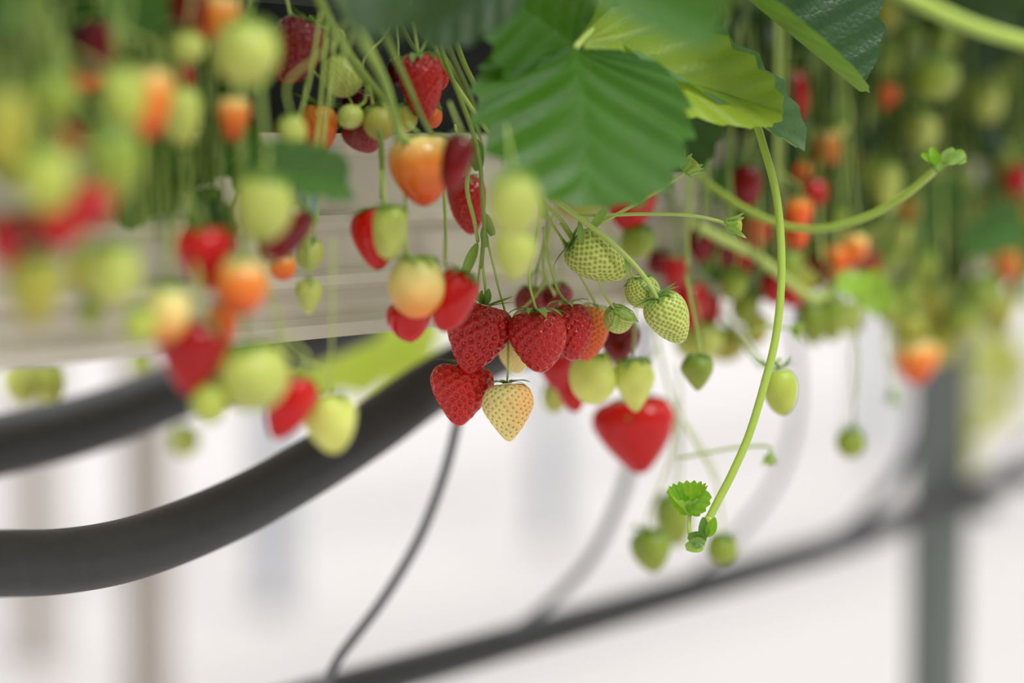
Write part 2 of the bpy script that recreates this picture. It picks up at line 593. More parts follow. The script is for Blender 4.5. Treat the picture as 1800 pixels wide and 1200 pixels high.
# ------------------------------------------------------------------ leaves
def leaflet(base, tip, eL, eR, W, teeth=9, td=.10, bend=0.0, pleat=.02, fwd=.3, ns=None, nt=9, tipz=0.0, wavy=0.0, seed=0, top=None, pw=.72):
    """midrib from base to tip, each half spread along its own direction (eL / eR, world vectors)"""
    base, tip = np.asarray(base, float), np.asarray(tip, float)
    if top and (np.cross(np.asarray(eR) - np.asarray(eL), tip - base) @ FWD) * top > 0:
        eL, eR = eR, eL
    ax = tip - base
    Ln = np.linalg.norm(ax)
    ax /= Ln
    vr = random.Random(seed)
    va = [vr.uniform(.45, 1.4) for _ in range(teeth + 1)]
    ns = ns or teeth * 6 + 1
    mb_v, cs = [], []
    eL, eR = unit(eL - ax * (eL @ ax)), unit(eR - ax * (eR @ ax))
    nm = unit(np.cross(eR - eL, ax)) if np.linalg.norm(eR - eL) > .2 else unit(np.cross(eR, ax))
    rows = []
    for i in range(ns):
        s = i / (ns - 1)
        ye = (.5 - .5 * math.cos(math.pi * s ** .92))
        hw = math.sin(math.pi * s ** .8) ** pw if 0 < s < 1 else 0
        ph = s * teeth
        saw = abs((ph % 1) - .5) * 2            # 1 at the veins
        saw = saw ** 1.0
        root = max(0, ye - fwd * hw * .9) if s < 1 else 1
        root = min(root, 1)
        line = []
        for side, e in ((-1, eL), (1, eR)):
            seq = []
            for j in range(nt + 1):
                t = j / nt
                ext = hw * W / 2 * (1 - td * (1 - saw))
                y = (root + (ye - root) * t ** .8 + (.035 * saw * hw * t ** 6)) * Ln
                x = ext * t
                zz = -pleat * va[int(ph)] * Ln * (math.cos(2 * math.pi * ph)) * t * (1 - .55 * t) * (hw ** .5) * 1.6
                zz += bend * Ln * (-(y / Ln) ** 2) + tipz * Ln * (x / (W / 2 + 1e-9)) ** 2
                zz += wavy * Ln * math.sin(7 * s + side * 1.3 + seed) * t * t
                ee = unit(np.cross(ax, e)) * (1 if side < 0 else -1)
                if ee @ nm < 0:
                    ee = -ee
                seq.append(base + ax * y + e * x + ee * zz)
            if side < 0:
                line += seq[:0:-1]
            else:
                line += seq
            if side < 0:
                pass
        rows.append(line)
        vein = max(0, saw * 2 - 1.35)
        row_c = []
        for j in list(range(nt, 0, -1)) + list(range(0, nt + 1)):
            row_c.append(min(1, (.22 if j == 0 else 0) + vein * .55 * (1 - j / nt * .6)))
        cs += row_c
    m = 2 * nt + 1
    V = np.array(rows).reshape(-1, 3)
    return V, grid_faces(ns, m), np.array(cs)


def leaf_part(root, org, mat, *a, name='leaflet', **k):
    V, F, c = leaflet(*a, **k)
    return mesh_obj(name, V, F, M[mat], root, org, cols=c)


def stem_thing(name, label, cat, pts, r0, r1, mat, group=None, n=40, sides=10, hang=True, part='stem'):
    P = [np.asarray(p) for p in pts]
    t = thing(name, label, cat, P[0], group)
    V, F = tube(P, r0, r1, n, sides)
    mesh_obj(part, V, F, M[mat], t, P[0])
    if hang:
        TRUSS.extend(catmull(P, n)[2:])
    return t, P


def bract(t, org, p, dirn, L, W, mat='calyx_pale', name='bract', curl=.25):
    p, dirn = np.asarray(p), unit(dirn)
    side = unit(np.cross(dirn, FWD) if abs(dirn @ FWD) < .95 else RIGHT)
    V, F, c = leaflet(p, p + dirn * L, side - FWD * .5, -side - FWD * .5, W, teeth=1, td=0, pleat=0, bend=curl, ns=13, nt=3, fwd=.1, pw=1.9)
    mesh_obj(name, V, F, M[mat], t, org, cols=c)


def pz(pts, z0, z1=None):
    z1 = z0 if z1 is None else z1
    n = len(pts) - 1
    return [at(a, b, z0 + (z1 - z0) * i / n) for i, (a, b) in enumerate(pts)]


def pd(pts, d0, d1):
    n = len(pts) - 1
    return [atd(a, b, d0 + (d1 - d0) * i / n) for i, (a, b) in enumerate(pts)]


# ================================================================== the setting
def sweep(prof, t0, t1, name, mat, parent=None, nseg=2):
    V, F = [], []
    m = len(prof)
    for i in range(nseg):
        t = t0 + (t1 - t0) * i / (nseg - 1)
        V += [rowp(t, d, h) for d, h in prof]
    F = [f[::-1] for f in grid_faces(nseg, m, True)]
    F.append(tuple(range(m)))
    F.append(tuple(reversed([(nseg - 1) * m + j for j in range(m)])))
    return mesh_obj(name, V, F, mat, parent, None, smooth=False)


g = 40.0
floor = mesh_obj('floor', [(-g, -3, 0), (g, -3, 0), (g, 70, 0), (-g, 70, 0)], [(0, 1, 2, 3)], M['ground'], smooth=False)
tag(floor, kind='structure')


def gutter_profile(d0, wd_):
    f = [(0, .009), (-.006, .009), (-.006, .001), (0, -.003), (.002, -.030), (-.004, -.033), (-.004, -.037), (.003, -.041), (.004, -.061), (-.003, -.064), (-.003, -.069),
         (.004, -.073), (.006, -.086), (-.004, -.089), (-.004, -.096), (.02, -.098)]
    b = [(wd_ - a, h) for a, h in f[::-1]]
    up = [(wd_ - .004, .0), (wd_ - .006, -.06), (.006, -.06), (.004, .0)]
    return [(d0 + a, h) for a, h in f + b + up]


gut = sweep(gutter_profile(.085, .22), -.9, 3.0, 'growing_gutter', M['gutter'])
tag(gut, 'long cream growing gutter with ledges, behind the hanging fruit', 'gutter')
slab = sweep([(.097, -.055), (.094, .03), (.105, .075), (.16, .088), (.23, .088), (.28, .075), (.293, .03), (.290, -.055)], -.9, 3.0, 'grow_bag', M['slab'], nseg=2)
tag(slab, 'black substrate bag lying in the cream gutter behind the stems', 'grow bag')

# hanging cable tag on the gutter face (small blue-grey mark)
p = atd(562, 322, .074)
V, F = [], []
for a, b, c in ((-.005, 0, 0), (.005, 0, 0), (.005, -.017, 0), (-.005, -.017, 0), (-.005, 0, .006), (.005, 0, .006), (.005, -.017, .006), (-.005, -.017, .006)):
    V.append(p + RDIR * a + np.array([0, 0, b]) + NDIR * (c + .0045))
clip = mesh_obj('gutter_clip', V, [(0, 3, 2, 1), (4, 5, 6, 7), (0, 1, 5, 4), (2, 3, 7, 6), (1, 2, 6, 5), (0, 4, 7, 3)], M['tag'], smooth=False)
tag(clip, 'small pale blue clip on the face of the cream gutter', 'clip')

# hoses and pipes under the gutter
V, F = tube(pd([(-420, 985), (-200, 992), (0, 990), (110, 986), (220, 967), (330, 930), (440, 880), (550, 818), (660, 748), (760, 678), (880, 614), (1000, 580)], .167, .17), .0166, .0166, 80, 28)
tag(mesh_obj('drain_hose', V, F, M['hose']), 'thick black hose curving up under the gutter, the lower of two', 'hose')
V, F = tube(pd([(-420, 850), (-150, 815), (0, 782), (110, 757), (220, 722), (330, 680), (430, 640), (540, 596), (640, 556)], .42, .37), .0195, .019, 60, 28)
tag(mesh_obj('drain_hose', V, F, M['hose']), 'thick black hose farther back under the gutter, the upper of two', 'hose')
def pipe_h(t):
    k = min(1, max(0, (t - 1.95) / .3))
    return -.358 + .016 * k * k * (3 - 2 * k)


lp = [rowp(t, .30 + .006 * math.sin(3.1 * t), pipe_h(t)) for t in np.linspace(-1.2, 3, 60)]
V, F = tube(lp, .0125, .0125, 150, 20)
tag(mesh_obj('supply_pipe', V, F, M['pipe']), 'dark irrigation pipe running low along the row in front of the post', 'pipe')


def pipe_t(px):
    "t of the supply pipe that shows at image column px"
    best = min(np.linspace(-1.2, 3, 800), key=lambda t: abs(900 + FPX * ((rowp(t, .3, -.35) - EYE) @ RIGHT) / ((rowp(t, .3, -.35) - EYE) @ FWD) - px))
    return best


def drip(pts, dz, label, r=.0033):
    P = [at(a, b, z) for (a, b), z in zip(pts, dz)]
    V, F = tube(P, r, r, 50, 10)
    o = mesh_obj('drip_tube', V, F, M['tube'])
    tag(o, label, 'tube', 'drip tubes between pipe and gutter')


def on_pipe(px, up=.006):
    t = pipe_t(px)
    return rowp(t, .30 + .006 * math.sin(3.1 * t), pipe_h(t) + up)


def drip2(pts, d0, d1, foot, label, r=.0033):
    P = pd(pts, d0, d1) + [on_pipe(foot)]
    V, F = tube(P, r, r, 60, 10)
    o = mesh_obj('drip_tube', V, F, M['tube'])
    tag(o, label, 'tube')


drip2([(836, 395), (834, 470), (826, 600), (812, 690), (800, 760), (775, 850), (735, 950), (672, 1055), (600, 1150), (530, 1250)], .10, .20, 380, 'thin grey drip tube rising to the lowest ripe red strawberry', .0030)
drip2([(1135, 560), (1125, 700), (1106, 825), (1078, 905), (1035, 985), (975, 1050), (925, 1092)], .17, .28, 860, 'thin grey drip tube rising behind the large blurred heart-shaped red strawberry', .0036)
drip2([(1388, 540), (1400, 620), (1402, 700), (1392, 770), (1365, 845), (1320, 910), (1270, 965)], .17, .27, 1190, 'thin grey drip tube curving down behind the green berry beside the runner', .0028)
drip2([(1618, 600), (1622, 680), (1612, 760), (1580, 830), (1530, 890), (1490, 930)], .22, .28, 1420, 'grey drip tube curving down just before the steel post', .0060)
drip2([(1900, 690), (1850, 740), (1800, 780), (1770, 815)], .24, .28, 1725, 'grey drip tube at the frame edge beyond the steel post', .004)

# steel post under the gutter
pc_ = rowp(0, 0, 0)
tp = min(np.linspace(0, 3, 1500), key=lambda t: abs(900 + FPX * ((rowp(t, .345, -.5) - EYE) @ RIGHT) / ((rowp(t, .345, -.5) - EYE) @ FWD) - 1650))


def box(t0, t1, d0, d1, h0, h1):
    V = [rowp(t, d, h) for h in (h0, h1) for t, d in ((t0, d0), (t1, d0), (t1, d1), (t0, d1))]
    return V, [(0, 1, 2, 3)[::-1], (4, 5, 6, 7), (0, 1, 5, 4), (1, 2, 6, 5), (2, 3, 7, 6), (3, 0, 4, 7)]


t_post = thing('steel_post', 'grey steel post standing on the white floor behind the dark pipe', 'post', rowp(tp, .345, -1.35))
po = rowp(tp, .345, -1.35)
for nm, bx in (('upright', box(tp - .022, tp + .022, .325, .369, -1.35, -.12)), ('bracket', box(tp - .02, tp + .02, .09, .366, -.12, -.0985)), ('foot_plate', box(tp - .06, tp + .06, .28, .41, -1.35, -1.342)), ('pipe_clamp', box(tp - .012, tp + .012, .287, .326, -.372, -.3555))):
    mesh_obj(nm, bx[0], bx[1], M['steel'], t_post, po, smooth=False)

# neighbouring rows: posts, gutter, grow bag, and a strip of plants
def far_post(px, d, wd_, mat, label):
    t = min(np.linspace(-3, 16, 4000), key=lambda t: abs(900 + FPX * ((rowp(t, d, -.8) - EYE) @ RIGHT) / max(.2, (rowp(t, d, -.8) - EYE) @ FWD) - px))
    V, F = box(t - wd_ / 2, t + wd_ / 2, d - .025, d + .025, -1.35, -.10)
    o = mesh_obj('row_post', V, F, M[mat], smooth=False)
    tag(o, label, 'post')


far_post(262, 1.95, .055, 'far_post', 'blurred beige post of the next row, below the thick black hose')
far_post(480, 3.9, .10, 'far_steel', 'pale grey blurred post far behind the two black hoses')
far_post(968, 3.9, .08, 'far_steel', 'pale grey blurred post far behind the peach strawberry')
far_post(1545, 3.9, .12, 'far_steel', 'pale grey blurred post far behind, beside the steel post')
far_post(60, 3.9, .10, 'far_post', 'faint beige post far behind the left end of the lower hose')
far_post(1760, 5.9, .12, 'far_post', 'faint beige post far behind, past the steel post')
for d, lb in ((-1.55, 'cream gutter of the row across the aisle, out of the picture'), (1.95, 'cream gutter of the next row, mostly hidden behind the fruit'), (3.9, 'cream gutter of the farther row, mostly hidden behind the fruit')):  # row across the aisle is unseen, added to block light from that side
    gg = sweep([(d - .1, .0), (d - .1, -.095), (d + .1, -.095), (d + .1, .0)], -3, 14, 'growing_gutter', M['gutter'])
    tag(gg, lb, 'gutter')
    bb = sweep([(d - .085, .0), (d - .08, .07), (d + .08, .07), (d + .085, .0)], -3, 14, 'grow_bag', M['slab'])
    tag(bb, lb.replace('cream gutter', 'black grow bag'), 'grow bag')
    rng = random.Random(int(d * 10))
    mb = MB()
    for i in range(500):
        t, q = rng.uniform(-3, 13 if d > 0 else 6), rng.uniform(-.16, .16)
        b = rowp(t, d + q, .10 + rng.uniform(.0, .20))
        dr = unit(np.array([rng.uniform(-1, 1), rng.uniform(-1, 1), rng.uniform(-.1, .5)]))
        e = unit(np.cross(dr, [0.2, .1, 1]))
        V, F, c = leaflet(b, b + dr * .09, e, -e, .085, teeth=5, ns=11, nt=2, bend=.2)
        mb.add(V, F, c)
    f = mb.obj('row_foliage', M['leaf_dark'])
    tag(f, lb.replace('cream gutter', 'mass of green leaves'), 'foliage', kind='stuff')
#PART2
# ================================================================== fruit stems (trusses)
RE = random.Random(5)
t, P = stem_thing('fruit_truss', 'thick pale fruit stem from under the big leaf to the green berry at its end', 'stem',
                  pz([(858, 120), (872, 185), (890, 235), (908, 282), (940, 322), (998, 368), (1060, 414), (1112, 462), (1142, 500), (1155, 525)], 1.225, 1.232), .00185, .0012, 'stem', n=90)
o = P[0]
for q, dr, L, W in (((930, 312), (.8, .5, .2), .018, .004), ((938, 318), (1, .12, .1), .022, .004), ((915, 290), (.5, .9, .3), .012, .003), ((1040, 402), (.55, .8, .3), .012, .005),
                    ((945, 330), (.2, -.9, .3), .016, .004), ((1018, 385), (.1, -1, .2), .012, .003), ((1100, 450), (.2, -.9, .1), .008, .003)):
    bract(t, o, at(*q, 1.231), cvec(*dr), L, W)
V, F = tube(pz([(945, 330), (952, 352), (985, 384), (1008, 418)], 1.232, 1.243), .0011, .0009)
mesh_obj('branch', V, F, M['stem'], t, o)
V, F = tube(pz([(948, 340), (962, 378), (985, 415), (1004, 438)], 1.234, 1.25), .0008, .0006)
mesh_obj('branch', V, F, M['stem'], t, o)
HERO = list(TRUSS)

stem_thing('fruit_truss', 'slender green fruit stem slanting down left of the big leaf to join the thick stem', 'stem',
           pz([(715, -10), (745, 45), (790, 130), (838, 203), (880, 262), (918, 305)], 1.21, 1.226), .0012, .0011, 'stem')
t, P = stem_thing('fruit_truss', 'forked green stem with a leafy bract above the cluster of ripe strawberries', 'stem',
                  pz([(752, 20), (780, 100), (808, 170), (832, 235), (844, 290), (847, 335), (851, 395), (848, 452), (845, 470)], 1.20, 1.235), .0014, .0009, 'stem_mid', n=60)
o = P[0]
V, F = tube(pz([(838, 262), (823, 305), (822, 340), (833, 385), (840, 425)], 1.222, 1.234), .0013, .001)
mesh_obj('branch', V, F, M['stem'], t, o)
bract(t, o, at(832, 240, 1.222), cvec(.15, -1, .25), .017, .0085, 'calyx')
bract(t, o, at(840, 425, 1.232), cvec(-.42, -1, .3), .018, .005, 'calyx_pale')
bract(t, o, at(848, 372, 1.232), cvec(.45, -1, .3), .013, .005, 'calyx')
bract(t, o, at(848, 400, 1.232), cvec(.2, -1, .2), .010, .004, 'calyx_pale')

TRUSSES = [
    # px points, d at the start and at the end, radius mm, material, label
    ([(40, -20), (30, 60), (22, 140), (15, 200)], -.10, -.08, 2.0, 'stem_mid', 'blurred green stem at the frame edge above the pale berry there'),
    ([(75, -20), (82, 60), (90, 160), (85, 260)], -.09, -.07, 1.8, 'stem_mid', 'blurred green stem running down to the pale berry above the bright red one'),
    ([(20, -30), (60, 50), (110, 130), (118, 210)], -.04, -.02, 1.7, 'stem_olive', 'blurred olive stem slanting to the small dark red berry under the green one'),
    ([(80, -20), (98, 60), (128, 150), (190, 230)], -.03, -.06, 1.6, 'stem_mid', 'blurred green stem passing just left of the dark crimson berry'),
    ([(190, -20), (200, 40), (208, 100), (212, 125)], -.03, -.05, 1.6, 'stem_mid', 'blurred stem that carries the pale green berry beside the orange one'),
    ([(262, -20), (270, 40), (285, 100), (300, 170), (288, 300), (292, 440)], .0, .0, 1.4, 'stem_mid', 'long blurred green stem hanging in front of the cream gutter'),
    ([(300, 60), (318, 170), (322, 260), (335, 370), (345, 400)], -.01, -.03, 1.3, 'stem_mid', 'blurred stem hanging down to the red berry above the pale-topped orange one'),
    ([(380, 60), (372, 160), (378, 260), (395, 360), (410, 440)], .0, -.03, 1.4, 'stem_olive', 'olive blurred stem behind the orange berry high in the tangle'),
    ([(430, 20), (425, 120), (428, 230), (420, 350), (425, 450), (432, 590)], -.01, -.03, 1.3, 'stem_mid', 'long blurred green stem dropping to the largest pale green berry'),
    ([(455, 120), (460, 200), (468, 260), (455, 320)], -.03, -.05, 1.5, 'stem_mid', 'short blurred stem dropping to the pale berry beside the crimson one'),
    ([(556, -10), (590, 60), (634, 125), (668, 170), (690, 215)], .02, .03, 2.6, 'stem_mid', 'thick green stem slanting across in front of the dark grow bag'),
    ([(590, -10), (625, 60), (668, 130), (692, 200), (700, 250)], -.03, -.02, 2.2, 'stem_mid', 'thick blurred pale stem slanting down in front of the crimson tip'),
    ([(600, -10), (642, 70), (680, 150), (704, 230), (740, 265)], -.02, -.01, 1.8, 'stem', 'pale green stem ending at the calyx of the big orange berry'),
    ([(655, 20), (690, 90), (722, 160), (752, 225), (790, 262)], -.02, .01, 1.6, 'stem_mid', 'blurred green stem slanting past the red berry with the orange tip below'),
    ([(790, 40), (815, 110), (845, 170), (868, 225)], .03, .02, 1.7, 'stem_mid', 'green stem beside the left edge of the broad leaf, nearest to its edge'),
    ([(770, 40), (795, 100), (822, 160), (842, 215)], .05, .05, 1.9, 'stem_olive', 'olive stem in shade between the broad leaf and the red berry among the stems'),
    ([(725, 40), (768, 85), (812, 150), (850, 260)], .055, .06, 1.5, 'stem_mid', 'soft green stem in shade slanting towards the foot of the thick pale stem'),
    ([(690, 10), (718, 70), (748, 115), (775, 200)], .05, .05, 1.5, 'stem_olive', 'olive stem in shade behind the red berry among the slanting stems'),
    ([(535, 60), (536, 110), (534, 165), (533, 190)], .07, .06, .9, 'stem_mid', 'thin green stalk above the seedy orange-red berry'),
    ([(500, -20), (507, 10), (510, 25)], .07, .06, 1.0, 'stem', 'thin green stalk above the large crimson berry near the top'),
    ([(668, 230), (672, 300), (672, 350)], .02, .02, 1.6, 'stem_mid', 'soft green stem above the half-hidden red berry with the green leaf'),
    ([(705, 250), (712, 340), (712, 430), (700, 455)], .0, -.01, .8, 'stem', 'thin pale stem between the orange berry and the pale-topped one'),
    ([(780, 330), (783, 400), (783, 455)], .02, .01, .9, 'stem', 'thin pale stem above the red berry beside the pale-topped one'),
    ([(560, 380), (545, 400), (545, 425)], .06, .06, .7, 'stem', 'tiny stem above the two small green berries on the gutter face'),
    ([(585, 420), (584, 560), (582, 660), (580, 690)], -.02, -.02, .6, 'stem', 'very thin pale stem above the lowest pale green berry'),
    ([(465, 480), (482, 530), (492, 600), (495, 650)], -.01, -.02, .8, 'stem', 'thin pale stem above the small red berry between two pale ones'),
    ([(900, 180), (930, 300), (962, 380), (945, 470), (938, 520)], .02, .03, .8, 'stem_mid', 'thin green stem hanging behind the blurred pale pair'),
    ([(985, 330), (965, 410), (955, 470), (975, 520)], .01, .015, .8, 'stem', 'thin stem hanging to the shiny red berry behind the middle one'),
    ([(1160, 270), (1186, 370), (1208, 480), (1262, 545), (1300, 590), (1342, 645)], .09, .03, 1.9, 'stem_mid', 'green stem bending below the big leaf and running down to the runner'),
    ([(1206, 480), (1226, 550), (1234, 625)], .03, .03, 1.1, 'stem_mid', 'thin green stalk above the small green berry over the white floor'),
    ([(1150, 560), (1165, 640), (1190, 720), (1240, 800), (1262, 850)], .05, .05, .9, 'stem', 'thin pale stem slanting down past the large blurred heart-shaped berry'),
    ([(1192, 640), (1197, 740), (1196, 820), (1192, 880)], .06, .07, .7, 'stem_mid', 'thin hanging stalk to the right of the large blurred heart-shaped berry'),
    ([(1060, 540), (1075, 600), (1072, 640), (1100, 640)], .04, .04, .9, 'stem', 'thin stem between the two pale green berries over the big red one'),
    ([(1510, 560), (1495, 620), (1498, 700), (1499, 748)], .03, .02, .6, 'stem_olive', 'very thin stalk above the lone green berry over the white floor'),
]
for pts, d0, d1, r, mt, lb in TRUSSES:
    stem_thing('fruit_truss', lb, 'stem', pd(pts, d0, d1), r / 1000, r / 1300, mt, n=26, sides=8)

# ================================================================== runners
t, P = stem_thing('runner', 'long bright green runner hanging from the backlit leaf down to a young folded leaf', 'runner',
                  pz([(1290, 90), (1318, 180), (1340, 250), (1362, 330), (1372, 410), (1373, 500), (1364, 590), (1345, 670), (1318, 760), (1288, 830), (1262, 880), (1246, 912)], 1.255, 1.238), .0021, .0021, 'runner', n=100, sides=14, hang=False)
o = P[0]
# the node at its end: sheath, bracts, folded young leaf
V, F = tube(pz([(1247, 908), (1240, 930), (1232, 950), (1222, 962)], 1.238), .0022, .0026, 14, 12)
mesh_obj('node', V, F, M['stem'], t, o)
bract(t, o, at(1238, 948, 1.235), cvec(-.05, 1, .15), .0115, .0065, 'calyx', curl=.1)
bract(t, o, at(1244, 944, 1.234), cvec(.35, 1, .25), .0110, .0062, 'leaf_young', curl=.1)
bract(t, o, at(1242, 950, 1.233), cvec(-1, .25, .25), .0095, .0085, 'calyx', curl=.3)
bract(t, o, at(1240, 953, 1.233), cvec(-1, -.25, .35), .0100, .0080, 'calyx_pale', curl=.35)
V, F = tube(pz([(1218, 955), (1211, 930), (1212, 905)], 1.236), .0013, .0010, 14, 10)
lf = mesh_obj('young_leaf', V, F, M['stem'], t, o)


def cup(base, top, rx, ry, back, seed, nseg=64, nr=14, teeth=16):
    base, top = np.asarray(base), np.asarray(top)
    ax = unit(top - base)
    H = np.linalg.norm(top - base)
    s = unit(RIGHT - ax * (RIGHT @ ax))
    f = np.cross(s, ax)
    if f @ FWD > 0:
        f = -f                              # towards the viewer
    V, c = [], []
    for i in range(nr):
        u = i / (nr - 1)
        for j in range(nseg):
            a = 2 * math.pi * j / nseg
            pl = math.cos(teeth * a)
            tooth = (.5 + .5 * pl) * max(0, u - .75) * .35
            fr = math.sin(a)                # +1 towards the viewer
            hgt = H * u * (1 - (.32 * max(0, fr) - back * max(0, -fr)) * u + tooth)
            wv = 1 + .07 * pl * u
            spread = u ** 1.15
            V.append(base + ax * hgt + s * rx * spread * wv * math.cos(a) + f * ry * spread * wv * fr)
            c.append(.6 * max(0, -pl) * (1 - u * .5))
    return np.array(V), grid_faces(nr, nseg, True), np.array(c)


V, F, c = cup(at(1213, 914, 1.236), at(1209, 860, 1.232), .0098, .0048, .12, 1)
me = mesh_obj('blade', V, F, M['leaf_young'], lf, o, cols=c)
V, F, c = leaflet(at(1213, 903, 1.233), at(1243, 866, 1.228), cvec(-.7, .6, .5), cvec(.9, .1, .3), .011, teeth=5, td=.22, pleat=.03, nt=6, bend=.15)
mesh_obj('blade', V, F, M['leaf_young'], lf, o, cols=c)
V, F, c = leaflet(at(1210, 903, 1.236), at(1180, 856, 1.236), cvec(-.8, -.2, .4), cvec(.8, .5, .1), .010, teeth=5, td=.22, pleat=.03, nt=6, bend=.15)
mesh_obj('blade', V, F, M['leaf_young'], lf, o, cols=c)

t, P = stem_thing('runner', 'green runner sweeping out and up to a curled bud in front of the blurred tangle', 'runner',
                  pz([(1185, 248), (1225, 305), (1275, 345), (1330, 378), (1390, 399), (1450, 401), (1520, 382), (1580, 350), (1625, 315), (1648, 293)], 1.42, 1.29), .0021, .0022, 'runner', n=100, sides=14, hang=False)
o = P[0]
V, F = tube(pz([(1642, 298), (1656, 287), (1672, 280), (1688, 275), (1694, 281)], 1.29), .0030, .0020, 16, 12)
mesh_obj('bud', V, F, M['calyx_pale'], t, o)
for q, dr, L, W, mt in (((1647, 290), (-.35, 1, .3), .0095, .006, 'leaf_young'), ((1645, 285), (-1, .55, .2), .0085, .004, 'leaf_young'), ((1660, 285), (1, .45, .5), .0115, .007, 'calyx_pale'),
                        ((1655, 283), (.7, .75, .5), .009, .006, 'calyx_pale'), ((1675, 276), (.8, .6, .5), .006, .005, 'leaf_young'), ((1682, 281), (.9, -.1, .6), .005, .005, 'calyx_pale')):
    bract(t, o, at(*q, 1.287), cvec(*dr), L, W, mt)

t, P = stem_thing('runner', 'thick blurred runner slanting behind the hanging one to a small bright leaf', 'runner',
                  pd([(1215, 390), (1270, 420), (1330, 450), (1390, 497), (1432, 525), (1470, 505), (1505, 482)], .02, -.02), .0033, .0026, 'stem', n=40, hang=False)
o = P[0]
for b, tp_, mt in (((1508, 478), (1492, 535), 'leaf_young'), ((1512, 480), (1552, 545), 'leaf_young')):
    leaf_part(t, o, mt, atd(*b, -.02), atd(*tp_, -.03), cvec(-1, .1, .3), cvec(1, .1, .3), .026, teeth=4, bend=.15, nt=4, name='young_leaf')
stem_thing('leaf_stalk', 'thick blurred pale leaf stalk crossing the upper right corner', 'stalk',
           [at(1300, -90, 1.62), at(1400, -75, 1.35), at(1490, -50, 1.12), at(1560, -25, 1.03), at(1620, 5, 1.02), at(1690, 38, 1.03), at(1760, 62, 1.04), at(1850, 85, 1.05)], .0033, .0033, 'runner', hang=False)
stem_thing('leaf_stalk', 'slim leaf stalk behind the backlit lime leaf', 'stalk', [at(1150, -70, 1.52), at(1180, -45, 1.36), at(1222, 20, 1.30), at(1248, 55, 1.285), at(1262, 78, 1.27)], .0022, .0020, 'stem', hang=False)

# ================================================================== flower buds
def bud(x, y, z, pts, tilt, label, n=10, size=.0125):
    p = at(x, y, z)
    t = thing('flower_bud', label, 'bud', p)
    a = math.radians(tilt)
    zl = unit(cvec(math.sin(a), math.cos(a), .15))
    xl = unit(np.cross(zl, FWD))
    R = np.stack([xl, np.cross(zl, xl), zl], 1)
    mb = sepals(n, size * .30, size * .85, size * .34, 74, 48, int(x), cup=.3)
    mb.V = [v @ R.T for v in mb.V]
    mb.obj('sepals', M['calyx_pale'], t)
    V, F, C, fm, mats = fruit_mesh(size * .6, size * .6, 'green', 'round', 'lo', 3)
    V = (V + np.array([0, 0, size * .62])) @ R.T
    mesh_obj('receptacle', V, F, mats, t, None, C, fm)
    P = [p + zl * size * .02] + [at(*q) for q in pts]
    V, F = tube(P, .00085, .00095, 40, 10)
    mesh_obj('stalk', V, F, M['stem'], t, p)


bud(1205, 302, 1.236, [(1160, 333, 1.236), (1100, 368, 1.235), (1040, 400, 1.233)], 42, 'small green flower bud with spiky sepals tilted up below the big leaf')
bud(1278, 396, 1.238, [(1262, 388, 1.238), (1210, 378, 1.236), (1130, 376, 1.235), (1060, 378, 1.234), (1010, 376, 1.233)], 96, 'small green flower bud pointing sideways at the end of a thin stalk near the runner')
bud(1392, 578, 1.38, [(1370, 576, 1.38), (1340, 574, 1.385), (1310, 590, 1.39)], 100, 'tiny soft green bud with a whitish tip just beyond the runner', 8, .010)
bud(1352, 800, 1.36, [(1352, 785, 1.36), (1300, 786, 1.37), (1240, 796, 1.375), (1190, 806, 1.38)], 175, 'tiny dark green bud over the white floor at the end of an arched thin stalk', 8, .009)
bud(1570, 690, 1.62, [(1568, 660, 1.62), (1560, 600, 1.63), (1565, 560, 1.63)], 178, 'tiny blurred dark green bud under the half-orange berry near the post', 8, .011)

# ================================================================== the ripe cluster
B = berry
B('red', 836, 597, 119, 126, 'shiny ripe red strawberry at the upper left of the sharp cluster, tilted', z=1.240, tilt=-15, prof='heart', res='hi', to=[(853, 505, 1.238), (848, 460, 1.235), (849, 400, 1.233)], cal=(9, .46, 30, 20), calm='calyx', sr=.0008, calw=.30)
B('red', 945, 602, 105, 107, 'shiny ripe red strawberry in the middle of the sharp cluster, hanging straight', z=1.234, tilt=2, prof='conic', res='hi', to=[(932, 505, 1.234), (931, 470, 1.233), (944, 410, 1.233), (950, 348, 1.232)], cal=(9, .60, 28, -50), calm='calyx', sr=.0008, calw=.32)
B('bright', 810, 695, 109, 108, 'ripe red strawberry lowest at the left of the sharp cluster, beside the peach one', z=1.252, tilt=-4, prof='heart', res='hi', to=[(830, 560, 1.27), (842, 480, 1.25), (849, 420, 1.235)], cal=(9, .44, 20, -10), sr=.0007, calw=.2)
B('white', 895, 725, 90, 102, 'pale peach strawberry with golden seeds at the bottom of the sharp cluster', z=1.236, tilt=4, prof='point', res='hi', blush=((236, 150, 62), (1.0, -.25, -.0), .75),
  to=[(893, 640, 1.232), (891, 565, 1.243), (875, 500, 1.24), (856, 420, 1.235)], cal=(10, .52, 22, -22), sr=.0006, calw=.26)
B('red', 1004, 584, 76, 100, 'shiny red strawberry partly behind the middle one, at the right of the cluster', z=1.262, tilt=6, prof='long', res='hi', to=[(982, 512, 1.262), (968, 470, 1.25), (955, 400, 1.235)], cal=(9, .55, 30, -40), calm='calyx_pale', calw=.32)
B('deeporange', 1038, 587, 62, 98, 'glossy orange strawberry behind the red one at the right of the cluster', z=1.280, tilt=-12, prof='long', res='hi', to=[(1040, 520, 1.28), (1012, 470, 1.26), (985, 415, 1.24)], cal=(9, .6, 25, -45), calm='calyx_pale', calw=.3)
